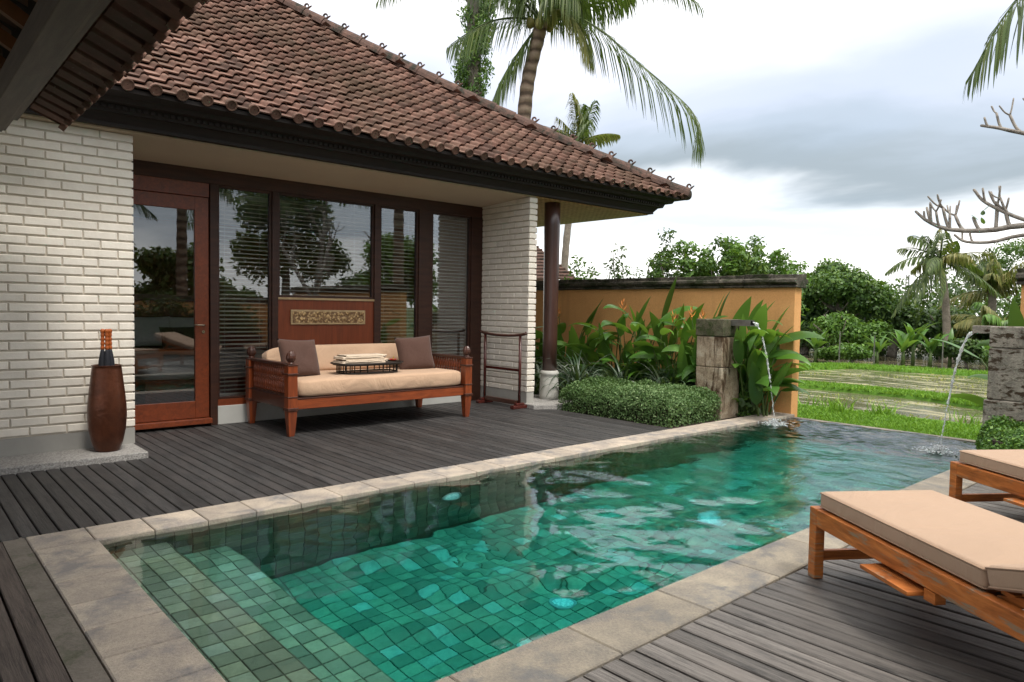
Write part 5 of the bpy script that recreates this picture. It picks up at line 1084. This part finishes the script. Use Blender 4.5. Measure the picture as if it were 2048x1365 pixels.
sprig('rounded light shrub over the wall near its right end', (11.5, 6.1, -.4), tips((11.45, 6.1), 12, .35, 1.8, 2.25, 8), 4600, .085, M['leaf_light'], 308)
# ------------------------------------------------------------------ palms
def crown(top, n, l_, seed, el=(-20, 75), sag=(.35, .9), mats=('leaf_palm',)):
    g = random.Random(seed); return [(arch(top, i*360/n*1.618 % 360+g.uniform(-12, 12), g.uniform(*el), l_*g.uniform(.85, 1.1), g.uniform(*sag)), g.choice(mats)) for i in range(n)]
top = (11.05, 11.58, 7.65)
fr = [([top, (11.45, 11.1, 7.75), (11.95, 10.62, 7.42), (12.45, 10.1, 6.80), (12.9, 9.48, 6.12), (13.2, 9.0, 5.5), (13.25, 8.95, 4.85)], 'leaf_palm'),
      ([top, (10.65, 11.95, 7.72), (10.2, 12.3, 7.62), (9.8, 12.6, 7.35), (9.5, 12.85, 7.08)], 'leaf_palm'),
      ([top, (10.75, 11.85, 7.1), (10.5, 12.05, 6.6), (10.3, 12.2, 6.1), (10.2, 12.3, 5.6)], 'leaf_palm'),
      ([top, (11.0, 11.2, 7.75), (11.05, 10.8, 7.6), (11.15, 10.45, 7.1), (11.2, 10.3, 6.6)], 'leaf_palm_y'),
      ([top, (10.4, 12.0, 8.3), (9.6, 12.7, 8.6), (8.8, 13.3, 8.5), (8.2, 13.7, 7.95)], 'leaf_palm'),
      ([top, (11.6, 11.3, 8.1), (12.1, 11.1, 8.2), (12.6, 10.9, 7.9), (13.0, 10.7, 7.3)], 'leaf_palm')][:5]+[([top, (11.8, 11.2, 8.6), (12.6, 10.6, 9.0), (13.2, 10.0, 8.8), (13.7, 9.3, 8.1)], 'leaf_palm'),
      ([top, (10.9, 11.0, 8.0), (10.7, 10.5, 8.1), (10.6, 10.2, 7.8), (10.6, 10.0, 7.4)], 'leaf_palm')]+crown(top, 9, 3.6, 4, (30, 80), (.3, .7))
palm('tall coconut palm leaning up behind the tiled roof', (10.7, 11.9, -.4), [(10.7, 11.9, -.4), (10.72, 11.88, 3), (10.79, 11.82, 5.5), (10.86, 11.75, 6.5), (11.0, 11.62, 7.3), top], .175, .14, fr, 1.08, None, nl=90, width=.030, rach=.035)
top = (23.35, 21.9, 8.75)
palm('young upright palm whose crown shows over the roof slope', (22.9, 22.4, -.4), [(22.9, 22.4, -.4), (23.0, 22.25, 4.3), top], .19, .14, crown(top, 13, 2.3, 8, (15, 86), (.15, .5), ('leaf_palm', 'leaf_palm_y')), .75, None, nl=34, width=.07, nuts=False)
top = (28.6, 8.95, 3.35)
palm('coconut palm with drooping yellow fronds standing in the far tree line', (28.75, 8.6, -.4), [(28.75, 8.6, -.4), (28.7, 8.75, 1.8), top], .15, .11, crown(top, 20, 2.0, 12, (-45, 80), (.35, .9), ('leaf_palm', 'leaf_palm', 'leaf_palm_y')), .62, None, nl=34, width=.06)
top = (33.0, 8.4, 2.3)
palm('full green palm right of the far coconut palm', (33, 8.4, -.4), [(33, 8.4, -.4), (33, 8.4, 1), top], .17, .14, crown(top, 18, 2.1, 13, (-10, 82), (.3, .8), ('leaf_palm', 'leaf_palm_y')), .7, None, nl=32, width=.07, nuts=False)
top = (29.8, 7.3, 1.0)
palm('low yellow green palm spreading behind the right fountain', (29.8, 7.3, -.4), [(29.8, 7.3, -.4), (29.8, 7.3, .5), top], .12, .1, crown(top, 13, 1.9, 14, (5, 60), (.5, 1.0), ('leaf_palm_y', 'leaf_light')), .6, None, nl=32, width=.06, nuts=False)
top = (27.6, 15.6, 2.4)
palm('palm showing just above the right end of the ochre wall', (27.6, 15.6, -.4), [(27.6, 15.6, -.4), (27.6, 15.6, 1), top], .14, .11, crown(top, 12, 1.6, 15, (0, 75), (.4, .9)), .55, None, nl=28, width=.06, nuts=False)
top = (24.6, 14.1, 1.0)
palm('low palm with pale fronds beside the ochre wall end', (24.6, 14.1, -.4), [(24.6, 14.1, -.4), (24.6, 14.1, .3), top], .12, .1, crown(top, 9, 1.5, 16, (0, 60), (.5, .9), ('leaf_palm_y',)), .5, None, nl=26, width=.05, nuts=False)
top = (9.9, .1, 5.3)
fr = [([top, (9.4, .7, 5.5), (8.8, 1.3, 5.2), (8.2, 1.75, 4.6), (7.85, 2.0, 4.1), (7.68, 2.2, 3.58)], 'leaf_palm')]+[(arch(top, a, e_, 3.2, .7), 'leaf_palm') for a, e_ in ((200, 20), (250, 40), (300, 30), (340, 55), (20, 35), (55, 60), (100, 75), (270, 5))]
palm('coconut palm outside the right edge, one frond hanging into view', (10.2, -.3, -.4), [(10.2, -.3, -.4), (10.1, -.2, 2.5), top], .17, .12, fr, .95, None, nl=70, width=.026, rach=.025)
# a trunk wrapped in hanging creeper
t = thing('creeper_tree', 'tall trunk wrapped in hanging creeper behind the tiled roof', 'tree', (12.4, 15.7, -.4)); MB().tube(spline([(12.4, 15.7, -.4), (12.45, 15.68, 5), (12.38, 15.75, 12)], 14), [.30-.01*i for i in range(14)], 10).build('trunk', M['trunk'], t, True)
g = np.random.default_rng(55); bl = []
for i in range(64):
    z = 3.8+i*.125; a = g.uniform(0, 6.28); rr = .26+.10*math.sin(z*1.7)+(.18 if z > 9.3 else 0); bl.append((12.42+math.cos(a)*rr, 15.7+math.sin(a)*rr, z, .27, .27, .34))
leaves('creeper', bl, 15000, .12, M['leaf_mid'], t, .38, .3, .1, .9, seed=9)
# bare frangipani
def frangipani(label, base, limbs_, seed, auto=0):
    g = random.Random(seed); t = thing('frangipani_tree', label, 'tree', base); mb = MB(); tp = []
    def twig(p, d_, r, l_, depth):
        r = r*.72
        q = p+d_*l_; m = p.lerp(q, .5)+Vector((0, 0, -.12*l_)); mb.tube(spline([p, m, q], 6), [r, r*.93, r*.88, r*.84, r*.86, r*.80], 8)
        if depth > 0:
            for k in range(g.choice((2, 2, 3))):
                a = g.uniform(0, 6.28); side = d_.orthogonal().normalized(); side = Matrix.Rotation(a, 3, d_) @ side
                twig(q, (d_*.75+side*g.uniform(.5, .8)+Vector((0, 0, .35))).normalized(), r*.80, l_*g.uniform(.62, .85), depth-1)
        else: mb.sell(q, (r*1.35,)*3, 1, 1, 8, 6)
    for pts, r0, r1, tw in limbs_:
        sp = spline(pts, 16); mb.tube(sp, [r0+(r1-r0)*i/15 for i in range(16)], 10); mb.sell(sp[-1], (r1*1.9,)*3, 1, 1, 8, 6)
        for s_, dz, l_, dep in tw:
            p = sp[min(15, int(s_*15))]; d_ = Vector((g.uniform(-.5, .3), g.uniform(-.1, .7), dz)).normalized(); twig(p, d_, r0+(r1-r0)*s_*.9+.001, l_, dep)
    mb.build('branches', M['frangipani'], t, True)
    for i in range(4):
        V, F = blade((7.0+.02*i, 1.75+.3*g.random(), 2.08+.04*i), g.uniform(0, 360), 50, .08, .035, 40, nseg=5); obj_from(V, F, 'leaf', M['leaf_mid'], t)
    return t
frangipani('bare frangipani tree reaching pale knobbly branches in from the right', (7.45, .55, -.4), [
    ([(7.45, .55, -.4), (7.4, .62, .6), (7.3, .80, 1.4), (7.25, .95, 1.8)], .085, .055, []),
    ([(7.25, .95, 1.75), (7.2, 1.25, 1.98), (7.12, 1.60, 2.06), (7.06, 1.85, 2.03), (6.98, 2.12, 2.05), (6.93, 2.28, 2.13), (6.90, 2.37, 2.22)], .032, .011, [(.55, 1.0, .13, 0), (.62, 1.2, .16, 1), (.72, 1.5, .13, 1), (.50, 1.6, .2, 1), (.68, 2.2, .2, 1), (.78, 1.2, .14, 1), (.80, 2.5, .17, 0), (.82, 2.0, .15, 0), (.90, 2, .07, 0), (.45, 1.0, .15, 1)]),
    ([(7.2, 1.2, 1.95), (7.12, 1.60, 1.98), (7.05, 1.82, 1.93), (7.0, 2.0, 1.94), (6.98, 2.08, 2.0)], .019, .010, [(.7, 2, .10, 0), (.85, 2, .10, 0)]),
    ([(7.14, 1.5, 2.06), (7.10, 1.68, 2.14), (7.05, 1.88, 2.27), (7.02, 1.96, 2.38)], .018, .011, [(.45, .8, .14, 1), (.7, 1.4, .12, 0)]),
    ([(7.3, .8, 1.5), (7.2, 1.1, 2.2), (7.15, 1.45, 2.7), (7.08, 1.75, 2.86), (7.03, 1.93, 2.92)], .028, .011, [(.7, 1.2, .18, 1), (.85, 1.6, .14, 1), (.95, 1.2, .08, 0), (.55, 1.4, .25, 1)]),
    ([(7.3, .8, 1.5), (7.6, .6, 2.2), (7.9, .3, 2.9)], .05, .03, [(.6, 1.2, .4, 2), (.95, 1.2, .4, 2)]), ([(7.35, .7, 1.3), (7.1, .3, 2.0), (6.9, -.2, 2.7)], .05, .03, [(.6, 1.2, .4, 2), (.95, 1.2, .4, 2)]), ([(7.3, .8, 1.6), (7.4, .9, 2.6), (7.5, .8, 3.4)], .045, .028, [(.5, 1.2, .45, 2), (.95, 1.2, .4, 2)])], 5)
# small far things
t = thing('neighbour_roof', 'small tiled roof of a neighbouring house between brick pier and column', 'roof', (21.5, 22.5, 2.2)); ms = []
MB().add([(19.8, 21.9, 2.55), (21.6, 20.2, 2.55), (21.8, 23.0, 4.15), (21.0, 23.8, 4.15)], [(0, 1, 2, 3)]).box(20.2, 22, -.4, 22, 23.5, 2.6).build('roof', M['roof_tile'], t)
for k in range(12):
    a = Vector((19.8, 21.9, 2.58)).lerp(Vector((21.0, 23.8, 4.18)), k/11); b = Vector((21.6, 20.2, 2.58)).lerp(Vector((21.8, 23.0, 4.18)), k/11); MB().tube([a, b], .05, 6).build('tile_row', M['ridge'], t)
t = thing('radio_mast', 'thin lattice radio mast far beyond the trees', 'mast', (113.3, 39.6, -.4)); mb = MB()
for k in range(3): a = k*2.09; mb.tube([(113.3+math.cos(a)*.5, 39.6+math.sin(a)*.5, -.4), (113.3+math.cos(a)*.22, 39.6+math.sin(a)*.22, 7.2)], .07, 5)
for q in range(16):
    for k in range(3): a = k*2.09; b = (k+1)*2.09; z = q*.45; r_ = .5-.28*q/16; mb.tube([(113.3+math.cos(a)*r_, 39.6+math.sin(a)*r_, z), (113.3+math.cos(b)*r_, 39.6+math.sin(b)*r_, z+.45)], .04, 4)
mb.build('lattice', M['spout'], t)
for i, (x, y) in enumerate(((22.8, 9.9), (23.2, 9.0), (23.9, 7.3))):
    o = MB().tube([(x, y, -.4), (x, y, .75-.1*i)], .018, 6).build('field_stake', M['spout'], None); tag(o, ('thin pale stake at the paddy edge, leftmost of three', 'thin pale stake in the middle of three at the paddy edge', 'thin pale stake at the paddy edge, nearest the palm trunk')[i], 'stake', 'stakes at the paddy edge')

# ------------------------------------------------------------------ the garden across the deck, seen mirrored in the windows
t = thing('garden_wall', 'ochre garden wall across the lounger deck, seen mirrored in the windows', 'wall', (4, -3.8, -.4), 'ochre garden walls')
MB().box(-6, -3.95, -.45, 8.93, -3.8, 1.35).build('wall', M['orange_wall'], t); MB().box(-6, -4.0, 1.35, 9.0, -3.75, 1.5).build('cap', M['wall_cap'], t, bevel=.01)
struct(MB().box(-6, -3.8, -.05, 8.6, -2.62, -.01).build('garden_bed', M['soil']), 'planting bed before the opposite wall')
tag(leaves('border_shrubs', [(x, -3.2, .45+.35*math.sin(x*2.1)**2, .55, .45, .75) for x in np.arange(-1, 7.2, .45)], 26000, .12, M['leaf_dark'], None, .5, .3, seed=67), 'dark shrubs along the foot of the opposite wall', 'shrubs', kind='stuff')
for i, (x, y, h_, m, lb) in enumerate(((3.5, -6.5, 5.8, 'leaf_dark', 'dark garden tree mirrored in the glass door'), (6.6, -6.2, 3.6, 'leaf_mid', 'bushy tree behind the opposite wall, left of the larger ones'), (9.8, -6.5, 6.4, 'leaf_dark', 'tall dark tree behind the opposite wall, mirrored in the wide window'), (13.2, -5.5, 4.6, 'leaf_light', 'bright tree at the end of the opposite wall'), (1.0, -7.5, 5.5, 'leaf_mid', 'tree behind the pavilion'), (17.5, -6.0, 5.5, 'leaf_dark', 'dark tree beyond the end of the opposite wall'))):
    T(lb, (x, y, -.4), h_, [(0, 0, h_*.72, 1.5, 1.3, h_*.26), (.9, .3, h_*.5, 1.1, 1.0, h_*.2), (-.9, 0, h_*.5, 1.1, 1.0, h_*.2)], 8000, .17, M[m], 400+i, 'trees behind the opposite wall')
top = (6.2, -4.9, 5.2)
palm('coconut palm behind the opposite wall, mirrored in the windows', (6.2, -5.0, -.4), [(6.2, -5.0, -.4), (6.2, -4.95, 2.5), top], .17, .12, crown(top, 14, 3.0, 25, (-10, 75), (.4, .9)), .85, None, nl=40, width=.05)
top = (3.2, -4.6, 4.2)
palm('shorter palm behind the opposite wall, mirrored in the glass door', (3.2, -4.6, -.4), [(3.2, -4.6, -.4), (3.2, -4.6, 2), top], .15, .12, crown(top, 13, 2.6, 26, (-10, 75), (.4, .9)), .8, None, nl=40, width=.05)
